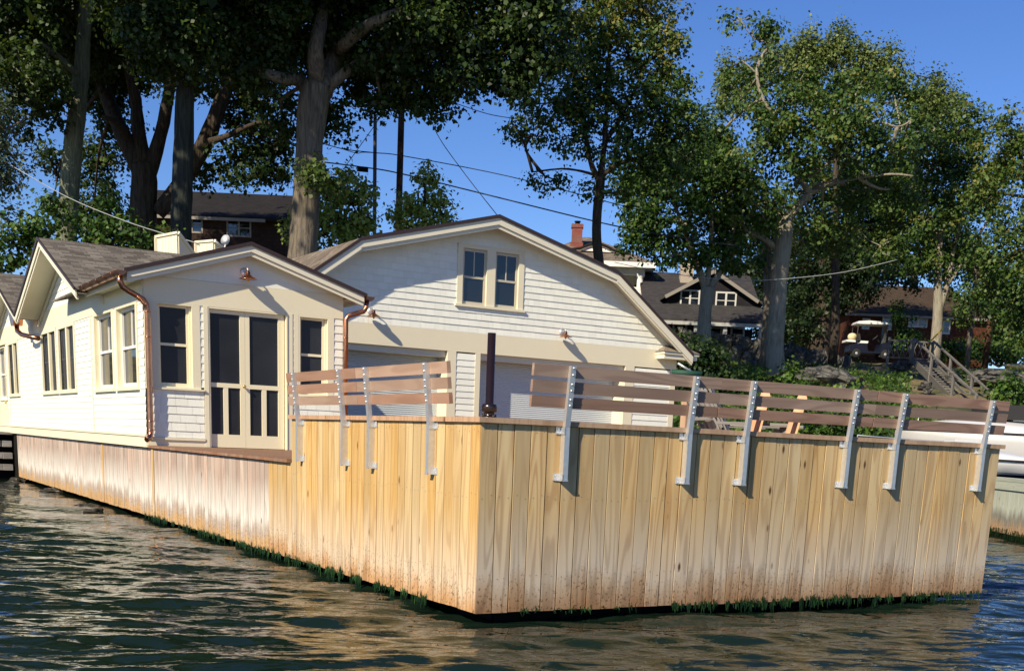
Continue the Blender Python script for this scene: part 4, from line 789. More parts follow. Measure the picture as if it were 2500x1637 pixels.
tree('dark dense tree filling the gap behind the stone wall and golf cart', 72, [(2000, 840, 50), (2010, 700, 40), (2020, 560, 26)], [[(2000, 800, 24), (2040, 640, 16), (2070, 500, 10)]], [(2010, 640, 90, 60, 0), (2090, 600, 90, 70, 0), (1990, 730, 80, 60, 0), (2080, 700, 90, 50, 0), (1960, 800, 60, 40, 0, .9), (2140, 540, 80, 70, 0), (2110, 650, 50, 50, -1, .8), (1990, 560, 60, 50), (2120, 450, 90, 70, -2), (2210, 470, 80, 60, -2), (2040, 430, 70, 50, -2), (1870, 680, 60, 60, 5, .7), (2200, 690, 60, 30, 3, .6)], leafmat('shade_leaves', [(0, (.006, .016, .006)), (.6, (.014, .034, .010)), (1, (.04, .08, .018))]), BARKD, k=1.15, size=.22, rc=.55)
tree('slim dark tree just left of the big bare trunk, beside the dark cottage', 57, [(1868, 830, 18), (1872, 740, 18), (1874, 660, 18), (1872, 560, 14), (1870, 450, 9)], [], [(1860, 620, 40, 40, 0, .6), (1880, 520, 50, 50, 0, .8), (1850, 560, 40, 30, 0, .6)], MAPLE, BARKG, k=.8, size=.18, rc=.42)
tree('young pale-green tree behind the thin utility pole', 37, [(830, 640, 10), (832, 480, 6)], [], [(800, 480, 50, 50, 0, .9), (860, 500, 50, 60, 0, .9), (820, 560, 80, 50, 0), (870, 570, 40, 40), (750, 560, 40, 60), (830, 440, 30, 30, 0, .6), (890, 460, 20, 30, 0, .5)], PALE, BARKD, k=1., size=.15, rc=.33)
tree('young yellow-green tree just right of the thick dark pole', 37, [(1035, 600, 10), (1038, 460, 5)], [], [(1035, 440, 28, 40, 0, .9), (1020, 500, 50, 40, 0, .9), (1070, 500, 34, 50, 0, .7), (1040, 550, 60, 30, 0, 1), (970, 520, 26, 20, 0, .5)], PALE, BARKD, k=.95, size=.14, rc=.30)
tree('hanging grey-green willow at the left edge', 30, [(-60, 620, 40), (-60, 300, 26)], [], [(10, 320, 50, 60, 0, .7), (20, 430, 45, 60, 0, .6), (15, 540, 40, 50, 0, .6), (-60, 350, 80, 160), (50, 380, 30, 50, 0, .4)], WILL, BARKG, k=.8, size=.11, rc=.28, flat=1.6)
def bush(label, blobs, D, leaf=BUSH, k=.95, size=.14, rc=.34, cat='bush', group='bushes on the bank', name='bush'):
    c = at(blobs[0][0], blobs[0][1]+blobs[0][3], D); z = float(terr(c[0], c[1], False)); c[2] = min(c[2], z+.3) if z > 0 else c[2]
    t = thing(name, c, label, cat, group); tw = MB(); C, S, Rn, O = crown(blobs, D, size*.85, k, 46, rc=rc, tw=tw, anchors=[c])
    leafmesh('foliage', C, S, Rn, leaf, t, loc=np.array(t.location), out=O); tw.build('stems', BARKD, t)
SHD = bpy.data.materials['shade_leaves']
tree('distant dark tree filling the sky gap left of the thick bare trunk', 84, [(1800, 860, 24), (1805, 640, 14)], [], [(1790, 640, 70, 60, 0, 1), (1840, 700, 70, 50, 0), (1740, 720, 60, 40, 0, .8), (1800, 560, 60, 50, 0), (1870, 620, 50, 70, 0)], SHD, BARKD, k=1., size=.26, rc=.6)
tree('distant tree behind the red-brown cottage roof', 95, [(2230, 840, 24), (2232, 640, 14)], [], [(2160, 640, 80, 50, 0), (2250, 620, 90, 60, 0), (2350, 640, 90, 60, 0), (2180, 560, 60, 50), (2300, 560, 80, 50)], SHD, BARKD, k=.9, size=.28, rc=.65)
tree('distant tree at the right edge behind the poles', 92, [(2470, 880, 24), (2472, 700, 14)], [], [(2440, 760, 80, 60, 0), (2500, 700, 80, 80, 0), (2420, 680, 60, 50, 0), (2480, 820, 80, 40, 0), (2560, 780, 80, 100), (2390, 830, 50, 40), (2450, 850, 50, 30), (2500, 860, 50, 30), (2400, 790, 40, 40), (2350, 800, 40, 40)], MIX, BARKD, k=1., size=.27, rc=.62)
tree('distant dense tree between the thick bare trunk and the golf cart', 86, [(1960, 860, 30), (1965, 640, 16)], [], [(1940, 780, 70, 60, 0, 1.2), (2010, 800, 80, 50, 0, 1.2), (2060, 760, 70, 50, 0, 1.), (1950, 700, 60, 50), (2080, 680, 60, 60, 0), (1900, 800, 60, 50), (2130, 620, 60, 60), (2000, 620, 80, 60)], SHD, BARKD, k=1., size=.26, rc=.6)
bush('dark leafy bush behind the cottage roof at the far left', [(110, 580, 60, 60), (40, 600, 50, 50), (20, 640, 40, 40), (80, 540, 30, 30)], 30, MAPLE)
bush('row of dark bushes behind the left cottage roof under the pale trunk', [(230, 560, 70, 40), (300, 580, 70, 40), (360, 590, 60, 30), (270, 520, 50, 40), (130, 520, 40, 40, 2), (400, 590, 30, 30)], 31, MAPLE)
bush('large dark bush right of the boathouse roof', [(1680, 860, 60, 45), (1740, 880, 60, 45), (1640, 900, 60, 40), (1720, 930, 80, 30), (1650, 840, 30, 30), (1770, 930, 60, 30)], 40, leafmat('dark_bush', [(0, (.008, .022, .007)), (.6, (.022, .052, .012)), (1, (.06, .10, .02))]), k=1.4)
bush('rounded green bush left of the two right-hand poles', [(2330, 840, 36, 30), (2350, 870, 30, 20), (2310, 860, 24, 20)], 66, MAPLE, size=.2, rc=.45)
bush('upright scraggly cedar between the golf cart and the stair railing', [(2205, 800, 22, 40), (2195, 840, 26, 26), (2190, 760, 16, 26), (2225, 830, 22, 26)], 66, MAPLE, size=.17, rc=.36, name='shrub', cat='shrub', k=.9)
bush('sunlit bush below the thick bare trunk', [(1830, 920, 40, 26), (1870, 935, 40, 22), (1930, 915, 24, 36), (1960, 940, 60, 22), (1900, 945, 60, 18)], 44)
bush('light green bushes on the slope below the railing landing', [(2050, 965, 40, 14), (2110, 945, 40, 22), (2170, 985, 36, 18), (2000, 965, 50, 14), (2215, 1000, 30, 12)], 40, k=.6)
bush('green growth at the right of the stairs', [(2470, 945, 40, 22), (2450, 975, 40, 20), (2490, 960, 50, 26)], 43)
bush('low bushes seen through the backrest slats near the white boat', [(1990, 1020, 40, 24), (2050, 1030, 50, 20), (2010, 1045, 60, 16), (1960, 1050, 60, 20), (2090, 1000, 60, 20), (1900, 1000, 80, 24)], 30, size=.11, rc=.26)
bush('distant hedge beyond the poles at the right edge', [(2440, 858, 40, 22), (2480, 866, 40, 20), (2400, 850, 30, 22), (2420, 870, 30, 14), (2360, 846, 26, 24)], 76, MAPLE, size=.2, rc=.45, name='hedge', cat='hedge')
# ground cover over the bank
n = 15000; dd = RS.uniform(26, 66, n); ss = RS.uniform(2, 34, n)*dd/50*1.35; pos = CAM+FH*dd[:, None]+RT0*ss[:, None]; pos[:, 2] = terr(pos[:, 0], pos[:, 1])
dp = (pos-CAM)@FW; ppx = CX+F0*((pos-CAM)@RT)/dp; ppy = CY-F0*((pos-CAM)@UP)/dp; stair = (ppx > 2215) & (ppx < 2440) & (ppy > 2215*0+860+(ppx-2225)*.55) & (ppy < 930+(ppx-2225)*.85+60)
msk = ~stair & ((ppy > 905+6*np.sin(ppx*.05)) | (RS.rand(len(ppx)) < .18)) & (np.sin(pos[:, 0]*.8+1.3*np.sin(pos[:, 1]*.5))+np.sin(pos[:, 1]*.9) > -.5) & ~((pos[:, 0] < 13.3) & (pos[:, 1] < 26)) & (pos[:, 2] > .3) & (dd < 58+RS.rand(n)*6); pos = pos[msk]
C = np.repeat(pos, 11, 0)+RS.randn(len(pos)*11, 3)*V(.22, .22, .13)+V(0, 0, .16); 
o = leafmesh('undergrowth', C, RS.uniform(.06, .17, len(C)), np.clip(np.repeat(RS.rand(len(pos)), 11)*.8+RS.randn(len(C))*.15, 0, 1), BUSH, None, loc=V(20, 30, 1))
for k, v in tg('tangled green weeds and grass covering the bank', 'undergrowth', kind='stuff').items(): o[k] = v
# ================================================================== NEIGHBOURHOOD
class PF(Fr):                                      # frame facing the viewer's side of the lake at distance D
    def __init__(s, px, py, D):
        o = at(px, py, D); s.D = D; Fr.__init__(s, (o[0], o[1], 0), RT0, -FH)
    def q(s, px, py, d=0.):                        # pixel on the plane d in front of the frame -> (a,z)
        P = at(px, py, s.D-d); return (P-s.o)@s.u, P[2]
    def w(s, px, py, d=0.): a, z = s.q(px, py, d); return s.p(a, z, d)
    def pbox(s, mb, x0, y0, x1, y1, d0, d1, r=None):
        a0, z1 = s.q(x0, y0); a1, z0 = s.q(x1, y1); a0, a1 = min(a0, a1), max(a0, a1); z0, z1 = min(z0, z1), max(z0, z1); s.box(mb, a0, a1, z0, z1, d0, d1, r)
def pwindow(par, F, x0, y0, x1, y1, n=2, fr=.08, col=SASH, d=.03, name='window'):
    a0, z1 = F.q(x0, y0); a1, z0 = F.q(x1, y1); mb = MB()
    F.box(mb, a0, a0+fr, z0, z1, 0, d); F.box(mb, a1-fr, a1, z0, z1, 0, d); F.box(mb, a0+fr, a1-fr, z1-fr, z1, 0, d); F.box(mb, a0+fr, a1-fr, z0, z0+fr, 0, d)
    for k in range(1, n):
        m_ = a0+(a1-a0)*k/n; F.box(mb, m_-fr*.6, m_+fr*.6, z0+fr, z1-fr, 0, d)
    zm = (z0+z1)/2
    for k in range(n):
        l, r = a0+(a1-a0)*k/n+fr*.7, a0+(a1-a0)*(k+1)/n-fr*.7; F.box(mb, l, r, zm-.018, zm+.018, 0, d*.7)
    w = mb.build(name, col, par); mb = MB(); F.box(mb, a0+.02, a1-.02, z0+.02, z1-.02, -.03, .004); mb.build('pane', GLASS, w); return w
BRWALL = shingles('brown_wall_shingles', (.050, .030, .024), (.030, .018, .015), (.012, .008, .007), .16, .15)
GRAYT = simple('weathered_trim', (.22, .20, .18), .8)
# dark brown house
D = 52; F = PF(550, 560, D); h = thing('brown_house', F.w(550, 640), 'dark brown shingled house behind the trees at left, in deep shade', 'house')
aL, ze = F.q(330, 500); aR, zr = F.q(700, 532); zb = F.q(550, 680)[1]; zE = F.q(600, 525)[1]; aRg = aR
zR = at(600, 476, D+3.2)[2]
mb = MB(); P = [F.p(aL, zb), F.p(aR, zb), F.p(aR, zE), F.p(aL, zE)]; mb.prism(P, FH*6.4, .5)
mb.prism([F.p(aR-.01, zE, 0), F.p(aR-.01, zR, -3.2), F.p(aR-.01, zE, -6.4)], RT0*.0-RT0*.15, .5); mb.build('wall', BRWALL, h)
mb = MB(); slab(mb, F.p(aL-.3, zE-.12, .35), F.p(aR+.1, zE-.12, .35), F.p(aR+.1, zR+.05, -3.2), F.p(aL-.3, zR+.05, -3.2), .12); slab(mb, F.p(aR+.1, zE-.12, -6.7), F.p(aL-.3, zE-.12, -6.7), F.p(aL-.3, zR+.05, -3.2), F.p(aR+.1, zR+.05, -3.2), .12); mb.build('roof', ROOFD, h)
mb = MB(); F.box(mb, aL, aR-.8, zE-.30, zE-.18, .30, .36); mb.build('fascia', GRAYT, h)
for (x0, y0, x1, y1, n) in ((466, 527, 496, 570, 1), (553, 533, 614, 580, 2)): pwindow(h, F, x0, y0, x1, y1, n, .07, GRAYT)
# white house with brick chimney
D = 64; F = PF(1500, 680, D); h = thing('white_house', F.w(1500, 740), 'white house with hipped roof, round column and red brick chimney, above the boathouse roof', 'house')
WSH = simple('white_paint', (.74, .73, .70), .6, var=.03)
e0, ez = F.q(1290, 624); e1, ez1 = F.q(1602, 641); ez = ez1
mb = MB(); ap0 = at(1424, 579, D+5); ap1 = at(1440, 579, D+5); c = [F.p(e0, ez), F.p(e1, ez), F.p(e1, ez, -10), F.p(e0, ez, -10)]
mb.face([c[0], c[1], ap1, ap0], None, .5); mb.face([c[1], c[2], ap1], None, .5); mb.face([c[2], c[3], ap0, ap1], None, .5); mb.face([c[3], c[0], ap0], None, .5); mb.build('roof', ROOFB, h)
mb = MB(); F.box(mb, e0, e1, ez-.26, ez-.01, -.10, .02); F.box(mb, e1-.12, e1+.0, ez-.26, ez-.01, -9.9, -.10); F.box(mb, e0, e1-.13, ez-.24, ez-.20, -9.9, -.11); mb.build('eave', WSH, h)
mb = MB(); a0 = F.q(1380, 650)[0]; a1 = F.q(1560, 655, -1.6)[0]; F.box(mb, a0, a1-.1, ez-5, ez-.24, -9, -1.7); F.box(mb, e0+1, e1-.5, ez-.55, ez-.25, -.75, -.45); mb.build('wall', simple('white_wall', (.60, .60, .57), .7), h)
mb = MB(); ca, cz = F.q(1566, 668, .0); mb.lathe(F.p(ca, ez-4.0, -.6), [(.21, 0), (.21, .1), (.175, .15), (.16, 3.2), (.15, 3.3), (.22, 3.4), (.24, 3.47)], n=20); mb.build('column', WSH, h)
mb = MB(); F.box(mb, *[F.q(1517, 663, -1.6)[0], F.q(1531, 663, -1.6)[0]], ez-2.3, ez-.75, -1.69, -1.62); mb.build('shutter', simple('shutter_dark', (.03, .03, .035), .6), h)
mb = MB(); F.box(mb, *[F.q(1551, 663, -1.6)[0], F.q(1557, 663, -1.6)[0]], ez-2.6, ez-.9, -1.69, -1.62); mb.build('shutter', bpy.data.materials['shutter_dark'], h)
mb = MB(); mb.bar(F.w(1546, 702, .0), F.w(1565, 705, .0), .06, .09); mb.bar(F.w(1573, 708), F.w(1583, 734), .05, .07); mb.bar(F.w(1556, 668), F.w(1563, 690), .05, .05); mb.bar(F.w(1552, 712), F.w(1566, 704), .05, .05); mb.build('railing', WSH, h)
mb = MB(); pts = [F.w(1418, 611, -1.5)]+[F.w(1418+79*t, 611+5*t-13*math.sin(math.pi*t), -1.5) for t in np.linspace(.08, .92, 8)]+[F.w(1497, 616, -1.5)]; mb.prism(pts, FH*.3, .5); mb.build('eyebrow_window', WSH, h)
mb = MB(); up_ = [p+V(0, 0, .10)-FH*.1 for p in pts]; mb.tube([up_[0]-RT0*.9-V(0, 0, .15)]+up_+[up_[-1]+RT0*.9-V(0, 0, .22)], .07, 6); mb.build('eyebrow_roof', ROOFD, h)
BRICK = shingles('red_brick', (.24, .065, .045), (.17, .045, .035), (.20, .16, .14), .22, .075)
mb = MB(); c = at(1408, 588, D+3); s = .27
for z0, z1, w_ in ((-.9, -.12, .33), (-.12, .62, .27), (.62, .80, .31)): mb.obox(c+V(0, 0, (z0+z1)/2), RT0*w_, FH*w_, V(0, 0, (z1-z0)/2), .5)
ch = mb.build('chimney', BRICK, h); mb = MB(); mb.lathe(c+V(0, 0, .80), [(.13, 0), (.13, .12), (.17, .13), (.17, .17)], n=12); mb.build('cap', DARK, ch)
# dark shingled cottage with a wide dormer
D = 60; F = PF(1740, 760, D); h = thing('dark_cottage', F.w(1740, 860), 'dark shingled cottage with white windows in its wide dormer and a posted porch', 'house')
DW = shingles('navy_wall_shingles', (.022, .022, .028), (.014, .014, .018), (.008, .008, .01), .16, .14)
aL, zE = F.q(1576, 768); aR = F.q(1872, 792)[0]; zE = F.q(1740, 781)[1]; zR = at(1650, 666, D+6)[2]; zb = F.q(1740, 860)[1]
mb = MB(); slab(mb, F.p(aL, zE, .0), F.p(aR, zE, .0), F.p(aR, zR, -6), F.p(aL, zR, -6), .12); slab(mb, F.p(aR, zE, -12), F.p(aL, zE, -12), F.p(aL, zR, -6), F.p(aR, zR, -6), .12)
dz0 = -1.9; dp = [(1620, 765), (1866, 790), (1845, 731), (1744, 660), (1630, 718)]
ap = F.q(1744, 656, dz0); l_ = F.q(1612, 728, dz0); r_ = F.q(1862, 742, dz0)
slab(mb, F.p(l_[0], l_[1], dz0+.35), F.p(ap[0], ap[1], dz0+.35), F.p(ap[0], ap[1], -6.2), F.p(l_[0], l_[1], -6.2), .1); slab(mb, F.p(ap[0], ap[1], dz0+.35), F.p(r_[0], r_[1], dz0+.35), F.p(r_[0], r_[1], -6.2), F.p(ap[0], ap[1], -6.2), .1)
mb.build('roof', shingles('shaded_charcoal_shingles', (.062, .058, .058), (.036, .034, .036), (.025, .025, .028)), h)  # charcoal taken darker so the roof colour carries the shade
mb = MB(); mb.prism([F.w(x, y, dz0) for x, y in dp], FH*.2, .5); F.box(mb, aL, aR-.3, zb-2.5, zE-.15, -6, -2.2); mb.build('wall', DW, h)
mb = MB()
for A, B in (((1624, 724), (1744, 662)), ((1744, 662), (1852, 737))): mb.bar(F.w(*A, dz0+.36), F.w(*B, dz0+.36), .05, .16)
mb.build('rake_board', GRAYT, h)
Fd = PF(1740, 760, D-dz0)
for x0, y0, x1, y1 in ((1662, 706, 1707, 749), (1748, 711, 1796, 756)): pwindow(h, Fd, x0, y0, x1, y1, 2, .075, simple('shaded_window_white', (.52, .52, .50), .6))  # white frames dimmed in colour to imitate shade on the dormer
mb = MB(); F.box(mb, aL, aR+.05, zE-.26, zE-.10, -.05, .04); mb.build('eave', simple('shaded_porch_white', (.36, .36, .35), .6), h)  # porch white greyed, its shade is painted into the colour
for x in (1610, 1700, 1772, 1860):
    a = F.q(x, 800)[0]; mb = MB(); F.box(mb, a-.09, a+.09, zb-2, zE-.27, -.3, -.12); mb.build('porch_post', bpy.data.materials['shaded_porch_white'], h)
Fw = PF(1740, 800, D+2.15)
for x0, y0, x1, y1 in ((1642, 788, 1676, 822), (1730, 796, 1762, 832), (1784, 797, 1816, 836)): pwindow(h, Fw, x0, y0, x1, y1, 1, .10, bpy.data.materials['shaded_porch_white'])
mb = MB(); c = at(1676, 668, D+5); mb.obox(c, RT0*.33, FH*.33, V(0, 0, .55), .5); mb.build('chimney', simple('chimney_render', (.35, .30, .24), .9), h)
# red-brown cottage at right
D = 78; F = PF(2240, 800, D); h = thing('red_brown_cottage', F.w(2240, 880), 'red-brown shingled cottage with small white windows behind the golf cart', 'house')
RBW = shingles('redbrown_shingles', (.12, .042, .022), (.07, .024, .014), (.03, .012, .008), .2, .16)
aL = F.q(2075, 770)[0]; aR = F.q(2420, 780)[0]; zE = F.q(2240, 769)[1]; zb = F.q(2240, 880)[1]; zR = at(2240, 700, D+4)[2]
mb = MB(); F.box(mb, aL, aR, zb-1.5, zE, -8, 0, .5); mb.build('wall', RBW, h)
mb = MB(); slab(mb, F.p(aL-.4, zE, .4), F.p(aR+.4, zE, .4), F.p(aR-1.5, zR, -4), F.p(aL+1.5, zR, -4), .12); slab(mb, F.p(aR+.4, zE, -8.4), F.p(aL-.4, zE, -8.4), F.p(aL+1.5, zR, -4), F.p(aR-1.5, zR, -4), .12)
mb.face([F.p(aL-.4, zE, -8.4), F.p(aL-.4, zE, .4), F.p(aL+1.5, zR, -4)], None, .5); mb.face([F.p(aR+.4, zE, .4), F.p(aR+.4, zE, -8.4), F.p(aR-1.5, zR, -4)], None, .5); mb.build('roof', shingles('shaded_brown_roof', (.075, .052, .032), (.045, .03, .02), (.035, .025, .018)), h)  # brown roof colour darkened to stand for shade
mb = MB(); F.box(mb, aL-.4, aR+.4, zE-.22, zE-.08, .36, .42); mb.build('fascia', GRAYT, h)
for x0, y0, x1, y1, n in ((2218, 774, 2263, 800, 2), (2155, 771, 2176, 806, 1), (2302, 780, 2318, 816, 1), (2106, 776, 2122, 804, 1)): pwindow(h, F, x0, y0, x1, y1, n, .11, simple('shade_dimmed_white', (.45, .45, .42), .6))  # window white dimmed, shade on the cottage put into the paint
# stone wall / ledge
m, nt, b = newmat('ledge_stone'); co = coords(nt); vo = nd(nt, 'ShaderNodeTexVoronoi'); vo.feature = 'DISTANCE_TO_EDGE'; vo.inputs['Scale'].default_value = 2.0; nt.links.new(co, vo.inputs['Vector']); n1 = noise(nt, co, 2.2, 6, .65)
c = ramp(nt, n1, [(.3, (.035, .035, .032)), (.5, (.09, .088, .08)), (.7, (.20, .19, .165))]); c = mixc(nt, ramp(nt, vo.outputs['Distance'], [(0, g(.85)), (.05, g(0))]), c, (.015, .015, .012)); nt.links.new(c, b.inputs['Base Color']); b.inputs['Roughness'].default_value = .95; bump(nt, b, math_(nt, 'ADD', n1, math_(nt, 'MULTIPLY', vo.outputs['Distance'], 2.)), 1., .2); STONE = m
D = 59.5; mb = MB(); xs = np.linspace(1655, 2075, 60); secs = []
for x in xs:
    yt = np.interp(x, [1655, 1750, 1830, 1960, 2075], [800, 812, 822, 846, 872])+3*math.sin(x*.09)+2*math.sin(x*.23); p = at(x, yt, D); q = []
    for t in np.linspace(0, 1, 9): q.append(p+V(0, 0, -2.0*t)-FH*(.55*t+.16*math.sin(x*.17+t*9)+.12*math.sin(x*.31+t*15))+RT0*.1*math.sin(t*12))
    secs.append([p+FH*2.6-V(0, 0, .1)]+q)
mb.loft(secs, close=False, caps=False); mb.build('stone_wall', STONE, None, **tg('grey rock wall on the slope either side of the thick bare trunk', 'stone wall'))
from mathutils import noise as mnoise
def rockmesh(mb, c, r, sq, seed):
    secs = []
    for i in range(15):
        f = math.pi*i/14; ring = []
        for a in np.linspace(0, 2*math.pi, 22, endpoint=False):
            d = Vector((math.cos(a)*math.sin(f), math.sin(a)*math.sin(f), math.cos(f))); q = d+Vector((seed, 0, 0))
            k = 1+.55*mnoise.noise(q*1.3)+.30*mnoise.noise(q*3.1)+.14*mnoise.noise(q*7)
            k = round(k*9)/9*.5+k*.5; ring.append(c+V(d.x*1.25, d.y, d.z*sq)*r*k)
        secs.append(ring)
    mb.loft(secs, sm=False)
def rock(px, py, D, r, lb, sq=.6, grp='rocks on the bank', mat=None, z=None):
    c = at(px, py, D); 
    if z is not None: c = V(c[0], c[1], z)
    mb = MB(); rockmesh(mb, c, r, sq, px*.37+py); mb.build('rock', mat or STONE, None, **tg(lb, 'rock', grp))
rock(2010, 925, 47, 1.0, 'pale broad rock among weeds below the stone wall', .45); rock(2065, 935, 47, .6, 'pale rock just right of the broad rock below the stone wall', .5)
rock(2200, 895, 57, .4, 'rock under the stair landing'); rock(2410, 925, 52, .7, 'light rock at the bank edge right of the stairs', .5); rock(2450, 925, 51, .8, 'low brown rock farthest right on the bank', .4); rock(2325, 918, 52, .22, 'small tan rock beside the middle stair post', .8); rock(2262, 945, 47, .25, 'small white-grey rock left of the stair foot', .8)
WET = simple('wet_rock', (.030, .026, .018), .5, var=.5, ns=6, bmp=.6, bs=14)
for px, py, r, lb in ((42, 1172, .22, 'wet rock at the foot of the dark timber crib'), (128, 1196, .20, 'wet rock against the weathered planks, left of the weed'), (205, 1232, .18, 'dark wet rock at the waterline near the second plank post'), (232, 1240, .14, 'small wet rock beside the dark rock at the waterline')):
    p = on(2, -.05, px, py); rock(px, py, 1, r, lb, .6, 'wet rocks at the waterline', WET) if False else None
    mb = MB(); c = V(min(p[0], -.05), p[1], -.12); rs = np.random.RandomState(int(px)); ph = rs.rand(3)*6
    rockmesh(mb, c, r*.9, .6, px); mb.build('rock', WET, None, **tg(lb, 'rock', 'wet rocks at the waterline'))
# timber crib at the far left
t = thing('timber_crib', (-1.2, 22.8, -.5), 'black timber crib with squared beam ends under the far end of the house', 'crib')
mb = MB(); mb.box(-4, -.01, 23.1, 27, -1.4, .93); mb.build('frame', DARK, t)
for z0 in (.12, .385, .655):
    for a, b_ in ((-1.5, -.255), (-.245, -.045)):
        mb = MB(); mb.box(a, b_, (22.75 if b_ > -.1 else 22.84)+random.random()*.04, 23.1, z0, z0+.135); mb.build('beam', OLDW, t, bevel=.01)
mb = MB(); mb.box(-4, -.02, 22.7, 27, .935, .985); mb.build('deck', OLDW, t)
# poles and wires
POLE = bark('creosote', (.030, .020, .014), (.085, .052, .035), (.15, .07, .04)); POLEG = bark('grey_pole', (.09, .08, .07), (.20, .175, .15)); WIRE = simple('wire_black', (.02, .02, .022), .6); WIREL = simple('wire_pale', (.30, .32, .32), .5)
def pole(p0, p1, w, D, mat, lb):
    a, b_ = at(*p0, D), at(*p1, D); zb = float(terr(a[0], a[1], False)); a = a+(a-b_)/abs(a[2]-b_[2])*max(0, a[2]-zb+.3); mb = MB(); r = w*D/F0/2; mb.tube([a, (a+b_)/2, b_], [r*1.05, r, r*.9], 14)
    return mb.build('utility_pole', mat, None, **tg(lb, 'utility pole', 'utility poles'))
pole((914, 580), (916, 279), 9, 46, POLEG, 'thinner grey utility pole behind the boathouse roof'); pole((972, 575), (987, 20), 15, 44, POLE, 'thick rust-dark utility pole behind the boathouse roof, top lost in leaves')
pole((2360, 895), (2386, 640), 12, 62, POLEG, 'grey pole left of the two at the right, by the round bush'); pole((2404, 900), (2434, 640), 14, 62, POLE, 'brown pole farthest right, beyond the stairs')
def wire(pts, D, r, lb, sag=0., mat=WIRE, D1=None):
    D1 = D1 or D; P = []; n = len(pts)
    for i, p in enumerate(pts): P.append(at(p[0], p[1], D+(D1-D)*i/(n-1)))
    Q, _ = smooth(P, [r]*n, 6); mb = MB(); mb.tube(Q, r, 6); mb.build('overhead_cable', mat, None, **tg(lb, 'cable', 'overhead cables'))
wire([(700, 385), (784, 395), (885, 408), (975, 423), (1200, 478), (1452, 540), (1600, 570), (1800, 600)], 44, .022, 'lower sagging cable running behind the oak toward the chimney')
wire([(760, 340), (834, 363), (915, 373), (986, 381), (1240, 430), (1519, 502), (1640, 530)], 45, .016, 'upper sagging cable crossing the sky above the boathouse roof')
wire([(834, 363), (870, 374), (885, 372), (915, 373)], 45, .012, 'short looped cable left of the thin pole')
wire([(1040, 240), (1065, 323), (1130, 418), (1216, 528)], 43, .013, 'steep thin cable coming down to the boathouse ridge')
wire([(960, 240), (931, 283), (880, 355), (824, 433)], 45, .012, 'thin guy cable slanting past the thin utility pole')
wire([(1100, 248), (1190, 278), (1260, 290)], 48, .014, 'short cable disappearing into the yellowing maple')
wire([(-60, 340), (0, 386), (90, 440), (188, 492), (330, 548), (484, 594)], 31, .009, 'pale service cable from the left edge to the cottage roof', mat=WIREL, D1=26)
wire([(1500, 640), (1620, 665), (1737, 679), (1830, 684), (1922, 680), (2060, 664), (2190, 634)], 47, .012, 'pale cable crossing in front of the thick bare trunk', mat=WIREL)
mb = MB(); c = at(885, 413, 44); mb.obox(c, nrm(at(900, 414, 44)-at(870, 411, 44))*.19, FH*.07, V(0, 0, .075)); mb.build('splice_box', DARK, None, **tg('small black box hanging on the cable left of the thin pole', 'cable box'))
# stairs, rail
t = thing('outdoor_stairs', at(2300, 960, 50), 'weathered grey wooden stairs with handrails climbing the bank', 'stairs')
TL, TR, BL, BR = at(2226, 878, 57), at(2273, 884, 57), at(2376, 1030, 43), at(2420, 1033, 43)
mb = MB()
for A, B in ((TL, BL), (TR, BR)): mb.bar(A, B, .06, .30)
mb.build('stringer', STAIRW, t); n = 24
for i in range(n):
    f = (i+.5)/n; a = TL*(1-f)+BL*f; b_ = TR*(1-f)+BR*f; mb = MB(); mb.bar(a, b_, .30, .05); mb.build('tread', STAIRW, t)
for A, B in ((TL, BL), (TR, BR)):
    mb = MB(); mb.bar(A+V(0, 0, .92), B+V(0, 0, .92), .09, .055); mb.build('handrail', STAIRW, t)
    for f in (0, .35, .70, 1.): mb = MB(); p = A*(1-f)+B*f; mb.bar(p-V(0, 0, 1.0 if f == 0 else .3), p+V(0, 0, .90), .09, .09, (1, 0, 0)); mb.build('post', STAIRW, t)
t = thing('landing_railing', at(2200, 880, 58), 'rustic crossed-branch railing between the golf cart and the stairs', 'railing')
for x0, x1, y0, y1 in ((2167, 2222, 876, 878), (2222, 2283, 878, 884)):
    A, B = at(x0, y0, 59), at(x1, y1, 58); mb = MB(); mb.bar(A+V(0, 0, .85), B+V(0, 0, .85), .07, .07); mb.bar(A+V(0, 0, .08), B+V(0, 0, .08), .07, .07)
    for k in range(4):
        a, b_ = A*(1-k/4)+B*k/4, A*(1-(k+1)/4)+B*(k+1)/4; mb.tube([a+V(0, 0, .1), b_+V(0, 0, .85)], .025, 6); mb.tube([a+V(0, 0, .85), b_+V(0, 0, .1)], .025, 6)
    mb.build('panel', STAIRW, t); mb = MB(); mb.bar(A-V(0, 0, .3), A+V(0, 0, 1.0), .10, .10, (1, 0, 0)); mb.build('post', STAIRW, t)
mb = MB(); mb.tube([at(2262, 845, 60), at(2272, 832, 60), at(2302, 802, 60)], [.03, .035, .035], 8); mb.build('yellow_pole', simple('yellow_paint', (.75, .42, .02), .5), None, **tg('slanted yellow pole leaning by the top of the stairs', 'pole'))
